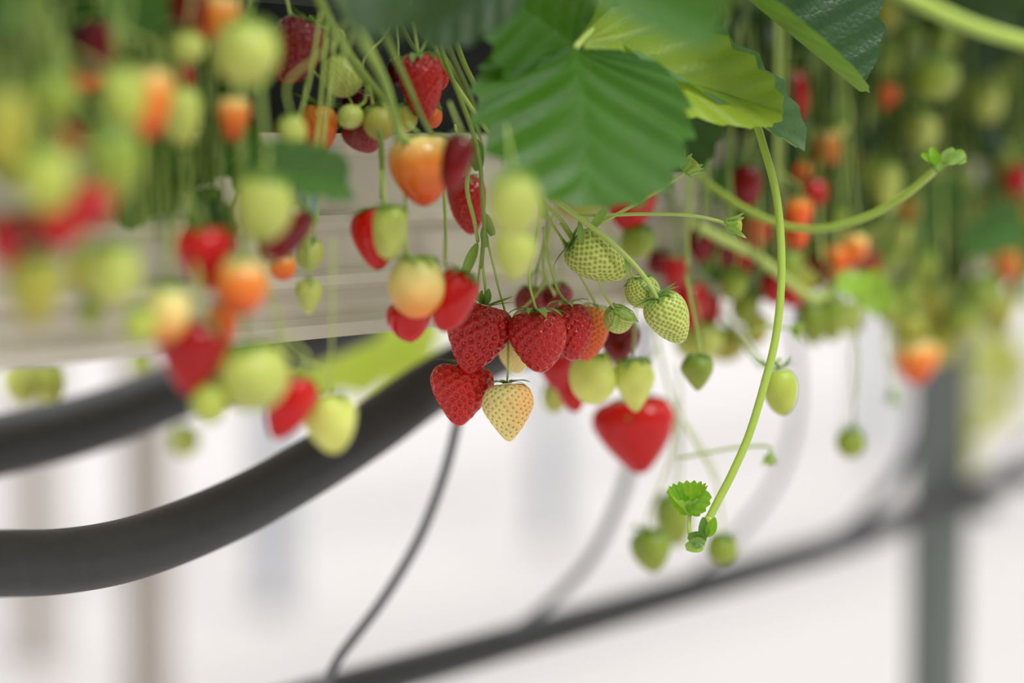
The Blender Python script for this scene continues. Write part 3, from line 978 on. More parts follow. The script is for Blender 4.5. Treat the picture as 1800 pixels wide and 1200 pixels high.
B('green', 1087, 562, 50, 50, 'small green fruit capped by a broad leafy calyx right of the orange one', z=1.255, tilt=22, pitch=-35, prof='round', res='mid', to=[(1064, 520, 1.25), (1052, 490, 1.24), (1044, 455, 1.236), (1035, 400, 1.232)], cal=(8, .95, -15, -62), calm='calyx_pale', calw=.5, jag=.25)
B('white', 905, 628, 56, 60, 'pale seeded strawberry mostly hidden behind the two ripe red ones', z=1.29, tilt=4, prof='conic', res='mid')
B('crimson', 930, 532, 52, 56, 'dark red strawberry peeping out behind and above the middle ripe one', z=1.315, tilt=-5, prof='round', res='mid')
B('crimson', 978, 524, 62, 50, 'dark red strawberry with a pale calyx behind the cluster, above the shiny red one', z=1.325, tilt=8, prof='round', res='mid', calm='calyx_pale')
# green berries in focus
B('green', 1053, 456, 86, 112, 'sharp pale green strawberry lying sideways under the thick stem', z=1.243, tilt=58, pitch=-6, prof='conic', res='hi', to=[(1004, 420, 1.243), (985, 392, 1.24)], cal=(9, .60, 15, -5), calm='calyx', calw=.34)
B('green', 1129, 513, 62, 58, 'small green strawberry hugged by its calyx, between two larger green ones', z=1.252, tilt=8, pitch=-28, prof='round', res='hi', to=[(1112, 484, 1.246), (1104, 462, 1.236)], cal=(9, .60, -12, -52), calm='calyx', calw=.42)
B('green', 1178, 562, 76, 94, 'sharp green strawberry at the very end of the thick slanting stem', z=1.238, tilt=30, pitch=-14, prof='conic', res='hi', to=[(1155, 524, 1.234), (1142, 500, 1.232)], cal=(10, .62, 5, 5), calm='calyx', calw=.30)
# around the cluster
B('pale', 905, 362, 92, 112, 'very blurred pale green strawberry, upper of the pale pair left of the thick stem', z=1.00, tilt=5, prof='round', to=[(900, 290, 1.02), (890, 220, 1.10)], calm='calyx_pale')
B('pale', 904, 452, 78, 86, 'blurred pale green strawberry just below the other pale one, left of the thick stem', z=1.06, tilt=-6, prof='conic', to=[(900, 390, 1.05), (915, 330, 1.08), (905, 280, 1.2)], calm='calyx')
B('yellowish', 1020, 352, 86, 66, 'yellowish unripe strawberry just under the lower edge of the big leaf', z=1.36, tilt=10, prof='round')
B('bright', 1105, 362, 92, 92, 'red strawberry with a pink sheen behind the two bud stalks', z=1.40, tilt=-5, prof='conic')
B('deepgreen', 1120, 426, 58, 60, 'small soft green strawberry below the red one with the pink sheen', z=1.40, tilt=-4, prof='round', calm='calyx')
B('pinkred', 980, 652, 66, 74, 'blurred light red strawberry behind the cluster, left of the pale green pair', z=1.40, tilt=12, prof='conic')
B('bright', 1005, 690, 56, 72, 'blurred red strawberry tip below the light red one, behind the pale green pair', z=1.42, tilt=14, prof='conic')
B('pale', 975, 700, 44, 52, 'pale greenish blurred strawberry half hidden behind the blurred red tip', z=1.46, tilt=5, prof='round')
B('crimson', 1086, 602, 72, 76, 'crimson blurred strawberry just below the leafy calyx of the small green fruit', z=1.37, tilt=-8, prof='conic')
B('lime', 1041, 667, 84, 88, 'pale green strawberry, rounder of the soft pair above the large red one', z=1.34, tilt=0, prof='round', calm='calyx_pale')
B('lime', 1115, 678, 74, 94, 'pale green pointed strawberry touching the top of the large blurred red one', z=1.345, tilt=3, prof='point', calm='calyx')
B('bright', 1118, 768, 142, 132, 'largest blurred red strawberry, heart-shaped, hanging over the white floor', z=1.44, tilt=8, prof='heart', calm='calyx')
B('deepgreen', 1226, 656, 58, 62, 'small soft green strawberry hanging alone below the sharp green ones', z=1.33, tilt=0, prof='point', to=[(1230, 610, 1.33), (1215, 530, 1.35), (1206, 485, 1.36)], calm='calyx')
B('green', 1372, 690, 62, 82, 'green strawberry with dark sepals half behind the lower part of the runner', z=1.32, tilt=8, prof='long', to=[(1372, 630, 1.325), (1345, 640, 1.33), (1300, 590, 1.36)], cal=(8, .75, 10, 30), calw=.25)
B('deepgreen', 1496, 779, 52, 52, 'lone blurred green strawberry hanging over the white floor left of the post', z=1.52, prof='round', calm='calyx', cal=(9, .75, 5, 10), calw=.2)
B('deepgreen', 1145, 970, 74, 74, 'blurred green strawberry lowest of the trio below the large red one', z=1.46, tilt=6, prof='conic', to=[(1140, 900, 1.46), (1180, 800, 1.45), (1192, 700, 1.44)], cal=(8, .7, 5, 20), calw=.25)
B('deepgreen', 1184, 915, 68, 92, 'blurred olive strawberry behind the young folded leaf', z=1.55, tilt=6, prof='long', to=[(1185, 830, 1.55), (1195, 740, 1.50)])
B('deepgreen', 1270, 966, 56, 54, 'blurred green strawberry just right of the runner end', z=1.46, prof='round', to=[(1268, 900, 1.46), (1255, 840, 1.44), (1200, 740, 1.42)])

# ================================================================== middle left
B('orange', 743, 302, 116, 122, 'big orange strawberry with a paler shoulder in front of the gutter', z=1.155, tilt=4, prof='conic', to=[(741, 240, 1.15), (715, 215, 1.15)], calm='calyx')
B('crimson', 800, 288, 56, 104, 'blurred crimson strawberry right behind the big orange one', z=1.10, tilt=-12, prof='long', to=[(810, 230, 1.11), (790, 180, 1.14)])
B('red', 822, 362, 70, 102, 'red strawberry behind the forked stem, beside the blurred pale pair', z=1.29, tilt=6, prof='conic', res='mid', to=[(815, 300, 1.28), (800, 220, 1.25)])
B('pale', 684, 410, 62, 94, 'pale green strawberry overlapping a red one in front of the gutter, under a soft stem', z=1.135, tilt=-4, prof='long', to=[(676, 350, 1.14), (672, 300, 1.15)], calm='calyx')
B('bright', 660, 422, 80, 106, 'red strawberry half hidden behind a pale green one in front of the gutter', z=1.165, tilt=6, prof='conic', to=[(672, 358, 1.165), (670, 300, 1.165)], calm='calyx')
B('peach', 734, 506, 104, 106, 'pale-topped strawberry turning orange, above two red ones', z=1.145, tilt=2, prof='round', to=[(718, 450, 1.15), (712, 400, 1.16)], calm='calyx_pale')
B('bright', 719, 566, 82, 72, 'red strawberry showing only its lower part under the pale-topped one', z=1.175, tilt=6, prof='conic')
B('bright', 795, 530, 74, 112, 'soft red strawberry leaning between the pale-topped one and the sharp cluster', z=1.15, tilt=-20, prof='long', to=[(785, 470, 1.155), (783, 420, 1.16)], calm='calyx')
B('crimson', 517, 92, 98, 120, 'large crimson strawberry with bright highlights high up against the dark grow bag', z=1.19, tilt=-24, prof='long', res='mid', to=[(509, 20, 1.19), (506, -20, 1.19)], cal=(9, .5, 15, 15), calw=.25)
B('green', 602, 134, 74, 74, 'round pale green strawberry against the dark grow bag', z=1.19, prof='round', res='mid', cal=(9, .35, 0, -35), calm='calyx')
B('deeporange', 557, 236, 74, 98, 'seedy orange-red strawberry at the upper edge of the gutter', z=1.195, tilt=-6, prof='conic', res='mid', to=[(535, 180, 1.195), (536, 120, 1.2)], cal=(9, .75, 20, 10), calw=.25)
B('pale', 514, 236, 48, 64, 'pale green blurred strawberry leaning on the seedy orange-red one', z=1.08, tilt=6, prof='long')
B('green', 616, 206, 46, 40, 'small green strawberry with closed calyx above the seedy crimson tip', z=1.175, tilt=10, pitch=45, prof='round', res='mid', to=[(640, 180, 1.18), (645, 150, 1.18)], cal=(9, .5, -20, -70), calw=.5)
B('crimson', 640, 238, 72, 68, 'seedy crimson strawberry tip at the upper edge of the gutter', z=1.20, tilt=30, prof='conic', res='mid')
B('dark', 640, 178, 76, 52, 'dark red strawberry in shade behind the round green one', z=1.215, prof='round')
B('yellowish', 668, 216, 58, 62, 'yellow-green seedy strawberry beside the crimson tip', z=1.18, tilt=22, prof='round', res='mid')
B('yellowish', 713, 208, 44, 50, 'yellow-green strawberry behind the slanting stems, left of the orange tip', z=1.20, prof='round', res='mid')
B('red', 742, 154, 78, 116, 'red strawberry hanging among the slanting stems left of the big leaf', z=1.195, tilt=6, prof='conic', res='mid', to=[(735, 90, 1.19), (725, 40, 1.19)])
B('bright', 772, 128, 40, 62, 'red strawberry half hidden behind the one among the slanting stems', z=1.225, tilt=8, prof='long', res='mid')
B('deeporange', 760, 207, 34, 36, 'small shiny orange strawberry tip under the red one among the stems', z=1.215, prof='round', res='mid')
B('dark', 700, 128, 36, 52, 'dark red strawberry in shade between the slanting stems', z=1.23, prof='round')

# ================================================================== blurred, at the left
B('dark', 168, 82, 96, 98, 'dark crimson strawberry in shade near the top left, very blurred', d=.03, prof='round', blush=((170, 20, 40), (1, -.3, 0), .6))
B('deeporange', 150, 132, 104, 62, 'brownish-orange strawberry just below the dark crimson one', d=.05, tilt=8, prof='round')
B('crimson', 330, 18, 74, 74, 'red strawberry cut by the top frame edge, beside an orange one', d=-.01, tilt=4)
B('bright', 348, 44, 50, 56, 'red strawberry tip under the one cut by the top frame edge', d=.0, tilt=3, prof='conic')
B('orange', 386, 34, 62, 92, 'orange strawberry with a pale side at the top frame edge', d=-.02, tilt=-10, prof='long')
B('red', 320, 134, 48, 52, 'small red strawberry just right of the half-orange one near the top', d=.02, prof='round')
B('dark', 266, 104, 44, 46, 'small dark red strawberry behind the half-orange one near the top', d=.05, prof='round')
B('pale', 330, 84, 58, 54, 'blurred yellow-green strawberry under the red tips at the top', d=-.02, prof='round', calm='calyx')
B('green', 216, 172, 82, 108, 'blurred pale green strawberry pressed against the bright orange one', d=-.06, tilt=4, prof='round', calm='calyx')
B('orange', 262, 182, 78, 128, 'bright orange tall strawberry pressed against a pale green one', d=-.05, tilt=-6, prof='long')
B('pale', 320, 206, 66, 102, 'pale tall strawberry right of the bright orange tall one', d=-.02, tilt=3, prof='long', calm='calyx')
B('orange', 411, 210, 56, 78, 'small orange strawberry alone above the teal leaf', d=-.02, prof='conic', calm='calyx')
B('pale', 432, 94, 116, 112, 'large blurred pale green strawberry in front of the crimson one near the top', d=-.07, prof='round', calm='calyx')
B('red', 118, 246, 66, 58, 'small dark-red strawberry under a blurred green one at the left', d=-.04, tilt=6, prof='round')
B('deepgreen', 95, 168, 80, 96, 'green blurred strawberry above the small dark-red one', d=-.08, prof='round', calm='calyx')
B('yellowish', 10, 232, 92, 150, 'pale green strawberry cut by the left frame edge, highest there', d=-.08, prof='long', calm='calyx')
B('green', 80, 316, 102, 112, 'blurred pale green strawberry above the bright red ones at the left', d=-.09, prof='round', calm='calyx')
B('deepgreen', 200, 290, 108, 130, 'blurred pale green strawberry in front of the gutter, above the pinkish red one', d=-.08, tilt=6, prof='long', calm='calyx')
B('red', 8, 424, 66, 96, 'red strawberry cut by the left frame edge', d=-.07, prof='conic')
B('crimson', 58, 408, 62, 78, 'dark red strawberry between the frame edge and the bright red one', d=-.06, prof='conic')
B('bright', 106, 402, 96, 82, 'bright red strawberry under the pale green one at the left', d=-.08, tilt=-6, prof='heart')
B('pinkred', 156, 366, 76, 88, 'pinkish red strawberry right of the bright red one, against the gutter', d=-.09, tilt=-14, prof='conic')
B('yellowish', 60, 512, 104, 132, 'blurred yellow-green strawberry over the lower edge of the gutter, below the reds', d=-.07, prof='conic', calm='calyx')
B('pale', 196, 482, 92, 112, 'blurred pale yellow-green strawberry against the gutter, above a tiny green one', d=-.06, tilt=-4, prof='round', calm='calyx')
B('yellowish', 150, 478, 64, 76, 'blurred olive strawberry tucked behind the pale yellow-green one on the gutter', d=-.03, prof='round', calm='calyx')
B('deepgreen', 160, 548, 46, 62, 'tiny blurred green strawberry below the pale yellow-green one on the gutter', d=-.05, prof='round')
B('bright', 362, 458, 104, 110, 'bright red blurred strawberry behind the pale-topped orange one', d=-.03, tilt=4, prof='heart', calm='calyx', cal=(10, .5, 5, -35))
B('orange', 424, 504, 92, 102, 'pale-topped orange blurred strawberry in the middle of the left cluster', d=-.05, tilt=-8, prof='round', calm='calyx_pale')
B('peach', 292, 552, 84, 100, 'peach blurred strawberry beside the lower big red one', d=-.04, tilt=-6, prof='round', calm='calyx')
B('green', 246, 572, 58, 66, 'small bright green blurred strawberry left of the peach one', d=-.05, prof='round', calm='calyx')
B('red', 336, 630, 128, 132, 'big deep red blurred strawberry hanging in front of the upper hose end', d=-.035, tilt=-6, prof='heart')
B('deeporange', 388, 578, 56, 86, 'orange strawberry tucked behind the big deep red blurred one', d=-.02, tilt=-6, prof='long')
B('pale', 441, 664, 130, 118, 'largest blurred pale green strawberry, between two red ones', d=-.05, tilt=6, prof='round', calm='calyx', cal=(10, .5, 0, -20))
B('green', 367, 710, 64, 70, 'small yellow-green blurred strawberry below the big deep red one', d=-.04, tilt=6, prof='round', calm='calyx')
B('bright', 506, 716, 84, 122, 'red blurred strawberry leaning between the two lowest pale green ones', d=-.03, tilt=-24, prof='conic', calm='calyx')
B('lime', 580, 746, 96, 104, 'lowest blurred pale green strawberry, in front of the lower hose', d=-.035, tilt=6, prof='conic', calm='calyx')
B('pale', 462, 366, 100, 118, 'blurred pale yellow-green strawberry overlapping a crimson one', d=-.05, tilt=-6, prof='round', calm='calyx')
B('crimson', 497, 410, 78, 116, 'crimson leaning strawberry behind the pale yellow-green one', d=.0, tilt=-32, prof='long', calm='calyx')
B('orange', 498, 470, 44, 46, 'small orange strawberry below the crimson leaning one', d=.03, prof='round')
B('green', 545, 448, 48, 56, 'small green strawberry on the gutter face, upper of two', d=.035, tilt=-14, prof='round', res='mid', cal=(9, .45, -10, -50))
B('green', 543, 522, 50, 62, 'small green strawberry on the gutter face, lower of two', d=.03, prof='point', res='mid', cal=(9, .55, -15, -55))
# on the far side of the gutter
B('lime', 40, 672, 66, 74, 'yellow-green blurred berry under the gutter at the left frame edge', z=1.56, prof='round', to=[(40, 600, 1.55), (44, 500, 1.5)], group=None)
B('lime', 88, 676, 58, 72, 'yellow-green blurred berry under the gutter, right of the one at the frame edge', z=1.58, prof='round', to=[(88, 600, 1.56), (86, 500, 1.5)])
B('pale', 325, 776, 52, 54, 'faint pale green blurred berry between the two black hoses', z=1.70, prof='round', to=[(330, 700, 1.68), (340, 560, 1.6), (345, 480, 1.55)])
B('pale', 246, 640, 38, 46, 'small greenish blurred berry just over the upper black hose', z=1.72, prof='round', to=[(246, 560, 1.66), (246, 480, 1.6)])
#PART3
# ================================================================== the blurred tangle at the right
RR = random.Random(11)
TRUSS[:] = []
NAMED = [
    # style, cx, cy, w, h, d, tilt, profile, label
    ('crimson', 1312, 328, 54, 78, .02, 0, 'long', 'dark red blurred strawberry between the two runners, above their crossing'),
    ('red', 1398, 168, 56, 88, .03, 8, 'conic', 'red blurred strawberry just beyond the tip of the backlit leaf'),
    ('pinkred', 1432, 338, 54, 52, .02, -10, 'round', 'pink-red blurred strawberry right of the hanging runner'),
    ('dark', 1418, 352, 60, 70, .05, 30, 'long', 'dark red blurred strawberry behind the pink-red one'),
    ('deeporange', 1404, 380, 46, 62, .0, 0, 'conic', 'orange blurred strawberry just above the sweeping runner'),
    ('deeporange', 1396, 418, 48, 46, .01, 0, 'round', 'orange-red blurred strawberry just below the sweeping runner'),
    ('pinkred', 1330, 408, 50, 62, .02, 8, 'conic', 'pink blurred strawberry right of the sideways flower bud'),
    ('crimson', 1232, 432, 54, 60, .04, 0, 'conic', 'dark red blurred strawberry above the teal leaf'),
    ('crimson', 1268, 438, 54, 62, .05, 4, 'conic', 'dark red blurred strawberry above the right end of the teal leaf'),
    ('red', 1306, 450, 56, 66, .05, 8, 'conic', 'red blurred strawberry right of the teal leaf'),
    ('pinkred', 1186, 482, 44, 64, .05, 0, 'conic', 'pink-red blurred strawberry behind the bent green stem'),
    ('crimson', 1160, 462, 44, 46, .06, 0, 'round', 'dark red blurred strawberry left of the bent green stem'),
    ('pinkred', 1216, 538, 62, 82, .05, 0, 'conic', 'red blurred strawberry right behind the green one at the end of the thick stem'),
    ('red', 1246, 548, 48, 64, .06, 6, 'conic', 'red blurred strawberry below the teal leaf'),
    ('pale', 1228, 602, 84, 66, .06, 0, 'round', 'pale yellow-green blurred strawberry above the lone small green one'),
    ('yellowish', 1275, 606, 70, 60, .07, 0, 'round', 'yellowish blurred strawberry behind the long bent stem'),
    ('orange', 1252, 612, 40, 40, .08, 0, 'round', 'small orange blurred strawberry beside the pale yellow-green one'),
    ('red', 1358, 508, 46, 60, .03, 0, 'conic', 'red blurred strawberry just behind the hanging runner at mid height'),
    ('pinkred', 1392, 520, 54, 40, .03, 0, 'round', 'pinkish blurred strawberry under the thick slanting runner'),
    ('crimson', 1440, 480, 52, 62, .02, 0, 'conic', 'dark red blurred strawberry left of the small bright leaf'),
    ('deeporange', 1468, 464, 54, 62, .01, -4, 'conic', 'orange-red blurred strawberry above the small bright leaf'),
    ('orange', 1502, 440, 50, 58, .0, -4, 'conic', 'pale orange blurred strawberry above the bright leaf'),
    ('red', 1526, 462, 40, 40, .03, 10, 'round', 'small red blurred strawberry beside the pale orange one over the bright leaf'),
    ('orange', 1612, 638, 82, 78, .02, 6, 'conic', 'half-orange blurred strawberry lowest before the steel post'),
    ('yellowish', 1650, 605, 66, 78, .04, 4, 'round', 'yellow-green blurred strawberry overlapping the half-orange one before the post'),
    ('yellowish', 1598, 580, 62, 66, .03, 0, 'round', 'olive blurred strawberry above the half-orange one before the post'),
    ('deepgreen', 1646, 136, 78, 82, -.02, -14, 'round', 'round yellow-green blurred strawberry below the thick stalk in the corner'),
    ('yellowish', 1556, 26, 52, 60, .03, 0, 'round', 'yellow-green blurred strawberry at the top edge right of the dark scalloped leaf'),
    ('deeporange', 1548, 168, 62, 46, .04, 0, 'round', 'orange-brown blurred strawberry under the tip of the dark scalloped leaf'),
    ('deeporange', 1634, 194, 34, 36, .03, 0, 'round', 'small orange blurred strawberry below the round yellow-green one'),
    ('dark', 1594, 236, 36, 62, .05, 10, 'long', 'dark red blurred strawberry above the curled bud of the runner'),
    ('orange', 1452, 262, 56, 66, .03, 10, 'round', 'peach-orange blurred strawberry right of the pointed leaf tip'),
    ('pale', 1620, 232, 56, 66, .02, 0, 'round', 'pale green blurred strawberry just above the curled bud'),
    ('red', 1786, 318, 48, 62, .0, 0, 'conic', 'red blurred strawberry at the right frame edge'),
    ('crimson', 1674, 410, 38, 76, .04, 4, 'long', 'tall dark red blurred strawberry above the steel post'),
    ('crimson', 1686, 470, 40, 62, .05, 4, 'long', 'dark purple-red blurred strawberry below the tall dark red one'),
    ('deeporange', 1766, 472, 56, 58, .02, 0, 'conic', 'orange-red blurred strawberry near the right frame edge, mid height'),
    ('deeporange', 1796, 478, 46, 52, .04, 0, 'conic', 'orange-brown blurred strawberry cut by the right frame edge'),
    ('orange', 1600, 370, 38, 46, .04, 0, 'conic', 'small orange blurred strawberry below the end of the sweeping runner'),
    ('deepgreen', 1428, 570, 58, 76, .02, 0, 'conic', 'olive green blurred strawberry hanging just right of the runner, below the bright leaf'),
    ('deepgreen', 1462, 560, 52, 84, .01, 0, 'conic', 'olive green blurred strawberry under the bright leaf, over the white floor'),
    ('pale', 1496, 560, 46, 60, .04, 0, 'round', 'pale blurred strawberry behind the bright leaf'),
    ('pale', 1556, 330, 60, 90, .03, 0, 'long', 'pale green blurred strawberry below the dark gap left of the curled bud'),
    ('deepgreen', 1530, 300, 52, 64, .04, 0, 'round', 'green blurred strawberry left of the curled bud'),
    ('pale', 1736, 180, 56, 74, .02, 0, 'round', 'pale green blurred strawberry under the thick corner stalk'),
    ('pale', 1470, 210, 52, 66, .03, 0, 'round', 'soft green blurred strawberry under the dark scalloped leaf'),
]
# curtain of hanging stems
k = 0
CURTAIN = []
for px in np.linspace(1210, 1840, 64):
    px = float(px) + RR.uniform(-9, 9)
    y0 = RR.uniform(-40, 60)
    y1 = RR.uniform(380, 560) if px > 1330 else RR.uniform(330, 480)
    lean = RR.uniform(-40, 40)
    d0, dm, d1 = RR.uniform(.06, .09), RR.uniform(.0, .05), RR.uniform(-.01, .06)
    pts = [atd(px - lean, y0, d0), atd(px - lean * .6, y0 * .6 + y1 * .15, dm), atd(px - lean * .1, y1 * .55, dm), atd(px + lean * .4, y1, d1)]
    mt = RR.choice(['stem_mid', 'stem_olive', 'stem_olive', 'stem_mid', 'stem'])
    stem_thing('fruit_truss', 'thin blurred green stem hanging in the dense tangle at the right', 'stem', pts, RR.uniform(.0011, .0021), .001, mt,
               group='hanging stems of the blurred tangle', n=20, sides=7)
for st, cx, cy, w, h, d, tl, pf, lb in NAMED:
    berry(st, cx, cy, w, h, lb, d=d, tilt=tl, prof=pf, calm=RR.choice(['calyx', 'calyx', 'calyx_pale']))
FILL = {'pale': 'pale green out-of-focus strawberry hanging in the dense blurred tangle at the right', 'deepgreen': 'dark green out-of-focus strawberry hanging in the dense blurred tangle at the right',
        'yellowish': 'yellow-green out-of-focus strawberry hanging in the dense blurred tangle at the right', 'deeporange': 'orange out-of-focus strawberry deep in the dense blurred tangle at the right'}
n = 0
tries = 0
spots = [(a[1], a[2]) for a in NAMED]
while n < 46 and tries < 3000:
    tries += 1
    x, y = RR.uniform(1400, 1800), RR.uniform(60, 560)
    if y > 480 and x < 1560:
        continue
    if min(math.hypot(x - a, y - b) for a, b in spots) < 38:
        continue
    spots.append((x, y))
    st = RR.choice(['pale', 'deepgreen', 'yellowish', 'deepgreen', 'deepgreen', 'deepgreen', 'deeporange'])
    s = RR.uniform(34, 58)
    berry(st, x, y, s, s * RR.uniform(1.0, 1.35), FILL[st], d=RR.uniform(.02, .07), tilt=RR.uniform(-12, 12), prof=RR.choice(['round', 'conic', 'long']), calm='calyx',
          group='blurred fruit of the tangle')
    n += 1
for i in range(120):
    x, y = RR.uniform(1300, 1840), RR.uniform(-30, 440)
    d = RR.uniform(.03, .078)
    b_ = atd(x, y, d)
    a = RR.uniform(-1.0, 1.0)
    L = RR.uniform(.022, .045)
    e_ = b_ + cvec(math.sin(a), -math.cos(a), RR.uniform(-.1, .4)) * L
    t = thing('strawberry_leaf', 'small dark blurred leaf hanging among the stems of the dense tangle at the right', 'leaf', b_, 'leaves of the blurred tangle')
    s = RR.uniform(-.5, .5)
    V, F, c = leaflet(b_, e_, cvec(-math.cos(a), -math.sin(a), s), cvec(math.cos(a), math.sin(a), s + .2), L * .8, teeth=5, ns=21, nt=4, pleat=.012, bend=.1, top=1)
    mesh_obj('leaflet', V, F, M[RR.choice(['leaf_dark', 'leaf_dark', 'leaf'])], t, b_, cols=c)
    V, F = tube([b_, atd(x - 30 * a, y - 60, d + .01)], .0009, .001, 8, 6)
    mesh_obj('petiole', V, F, M['stem_olive'], t, b_)
# hanging greenery at the left, among the blurred fruit
for i in range(95):
    x, y = RR.uniform(-40, 445), RR.uniform(-30, 400)
    if x < 265 and y > 240:
        continue
    if x > 430 and y > 60:
        continue
    d = RR.uniform(.045, .075)
    if 100 < x < 240 and 20 < y < 160:
        continue
    b_ = atd(x, y, d)
    a = RR.uniform(-.9, .9)
    L = RR.uniform(.016, .034)
    e_ = b_ + cvec(math.sin(a), -math.cos(a), RR.uniform(-.1, .4)) * L
    t = thing('strawberry_leaf', 'small blurred green leaf among the hanging fruit at the upper left', 'leaf', b_, 'leaves among the blurred fruit at the left')
    V, F, c = leaflet(b_, e_, cvec(-math.cos(a), -math.sin(a), .2), cvec(math.cos(a), math.sin(a), .3), L * .7, teeth=5, ns=21, nt=4, pleat=.012, bend=.1, top=1)
    mesh_obj('leaflet', V, F, M[RR.choice(['leaf', 'leaf', 'leaf_big', 'leaf_big', 'calyx'])], t, b_, cols=c)
    V, F = tube([b_, atd(x - 30 * a, y - 60, d + .01)], .0009, .001, 8, 6)
    mesh_obj('petiole', V, F, M['stem_mid'], t, b_)
for i in range(48):
    x = RR.uniform(-40, 430) if i % 2 else RR.uniform(262, 430)
    y0, y1 = RR.uniform(-60, 60), RR.uniform(180, 440) if x > 250 else RR.uniform(120, 300)
    d = RR.uniform(.02, .055)
    if 100 < x < 235:
        x -= 120
    ln = RR.uniform(-35, 35)
    stem_thing('fruit_truss', 'thin blurred green stem hanging among the fruit at the upper left', 'stem', [atd(x - ln, y0, d + .02), atd(x, (y0 + y1) / 2, d), atd(x + ln * .4, y1, d)],
               RR.uniform(.0008, .0017), .0008, RR.choice(['stem_mid', 'stem_mid', 'stem_olive']), group='hanging stems at the upper left', n=16, sides=7)
# trusses on the far side of the gutter, light from behind put into their lime pigment
for x, y, s, lb in ((1742, 600, 66, 'highest'), (1775, 648, 72, 'second'), (1716, 660, 50, 'third'), (1762, 720, 54, 'fourth'), (1712, 740, 56, 'fifth'), (1702, 800, 46, 'lowest')):
    berry('lime', x, y, s, s * 1.3, 'bright yellow-green blurred berry hanging behind the steel post, %s of the string' % lb, d=.43, prof='round',
          to=[(x, y - s, zrow(x, y - s, .43)), (x - 4, y - 140, zrow(x, y, .41)), (x - 6, 430, zrow(x, 430, .36))], calm='calyx_pale')

# low fringe of the tangle
for x, y, s, st in ((1590, 520, 54, 'deepgreen'), (1640, 540, 58, 'yellowish'), (1560, 540, 46, 'deepgreen'), (1690, 560, 52, 'deepgreen'), (1540, 500, 50, 'yellowish'), (1720, 520, 54, 'deepgreen'), (1760, 550, 52, 'yellowish'), (1410, 500, 44, 'yellowish'),
                    (1310, 540, 50, 'deepgreen'), (1290, 500, 46, 'deepgreen'), (1330, 580, 44, 'yellowish'), (1385, 470, 46, 'deepgreen'), (1620, 470, 50, 'deepgreen'), (1575, 430, 48, 'yellowish')):
    berry(st, x, y, s, s * 1.25, FILL[st], d=RR.uniform(.0, .05), tilt=RR.uniform(-10, 10), prof=RR.choice(['round', 'long']), calm='calyx', group='blurred fruit of the tangle')
# leaves hanging on the far side, backlight painted into their colour, seen under the gutter between the blurred fruit and the sharp cluster
for i, (x, y, a, L) in enumerate(((600, 640, .5, .06), (650, 615, .2, .06), (700, 600, -.1, .065), (742, 585, .3, .06), (676, 640, .7, .055), (570, 668, .6, .05), (725, 625, .9, .05))):
    b_ = atd(x, y - 55, .46)
    t = thing('strawberry_leaf', 'bright yellow-green blurred leaf under the gutter above the lower hose, left of the sharp cluster', 'leaf', b_, 'bright leaves on the far side of the gutter')
    e_ = b_ + cvec(-math.sin(a), -math.cos(a), -.2) * L
    V, F, c = leaflet(b_, e_, cvec(-math.cos(a), math.sin(a), .2), cvec(math.cos(a), -math.sin(a), .3), L * .85, teeth=6, ns=25, nt=5, pleat=.012, bend=.1, top=-1)
    mesh_obj('leaflet', V, F, M['leaf_glow_tint'], t, b_, cols=c)
    V, F = tube([b_, b_ + np.array([0, 0, .10]) - NDIR * .10, b_ + np.array([0, 0, .21]) - NDIR * .15, b_ + np.array([0, 0, .235]) - NDIR * .20], .0012, .0014, 10, 6)
    mesh_obj('petiole', V, F, M['stem'], t, b_)

# ================================================================== leaves one can name
def leaf_thing(label, cat='leaf', p=(0, 0, 0), group=None):
    return thing('strawberry_leaf', label, cat, p, group)


# the broad leaf
b0 = at(1010, 86, 1.17)
t = leaf_thing('broad green leaf hanging over the middle, its pleated blade facing the viewer', p=b0)
leaf_part(t, b0, 'leaf_big', b0, at(1042, 330, 1.085), cvec(-1, .16, .10), cvec(1, .02, -.10), .108, teeth=8, td=.10, bend=.10, pleat=.027, nt=14, seed=3, fwd=.5, top=1)
leaf_part(t, b0, 'leaf_big', at(1006, 80, 1.172), at(850, -30, 1.13), cvec(-.3, -1, .25), cvec(.45, .8, .35), .075, teeth=8, td=.10, bend=-.12, pleat=.028, nt=12, seed=4, fwd=.4, top=1)
leaf_part(t, b0, 'leaf_big', at(1016, 72, 1.175), at(1065, 10, 1.19), cvec(-.8, .1, .6), cvec(.5, .9, .1), .036, teeth=6, td=.1, bend=.1, pleat=.02, nt=9, seed=5, top=1)
V, F = tube([b0, at(1030, 62, 1.18), at(1060, 40, 1.20), at(1120, 15, 1.27), at(1230, -30, 1.48)], .0018, .0020, 20, 10)
mesh_obj('petiole', V, F, M['stem'], t, b0)
# the backlit leaf, seen from below
b1 = at(1022, 70, 1.18)
t = leaf_thing('lime green backlit leaf seen from below, right of the broad leaf', p=b1)
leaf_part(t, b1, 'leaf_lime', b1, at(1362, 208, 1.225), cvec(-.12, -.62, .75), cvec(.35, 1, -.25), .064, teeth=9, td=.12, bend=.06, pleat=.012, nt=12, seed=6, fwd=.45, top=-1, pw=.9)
leaf_part(t, b1, 'leaf_sheen_tint', at(1040, 46, 1.20), at(1424, 248, 1.25), cvec(.0, -.22, .95), cvec(.35, 1, .1), .062, teeth=9, td=.14, bend=.04, pleat=.012, nt=12, seed=7, fwd=.45, top=1, pw=1.3)
# the folded dark leaf at the top
b2 = at(1230, -70, 1.22)
t = leaf_thing('dark green folded leaf with scalloped edges at the top, its lime underside partly showing', p=b2)
leaf_part(t, b2, 'leaf_fold', b2, at(1510, 160, 1.245), cvec(.64, .77, -.2), cvec(-.03, -.01, 1), .128, teeth=10, td=.12, bend=.0, pleat=.010, nt=14, seed=8, fwd=.28, pw=.8)
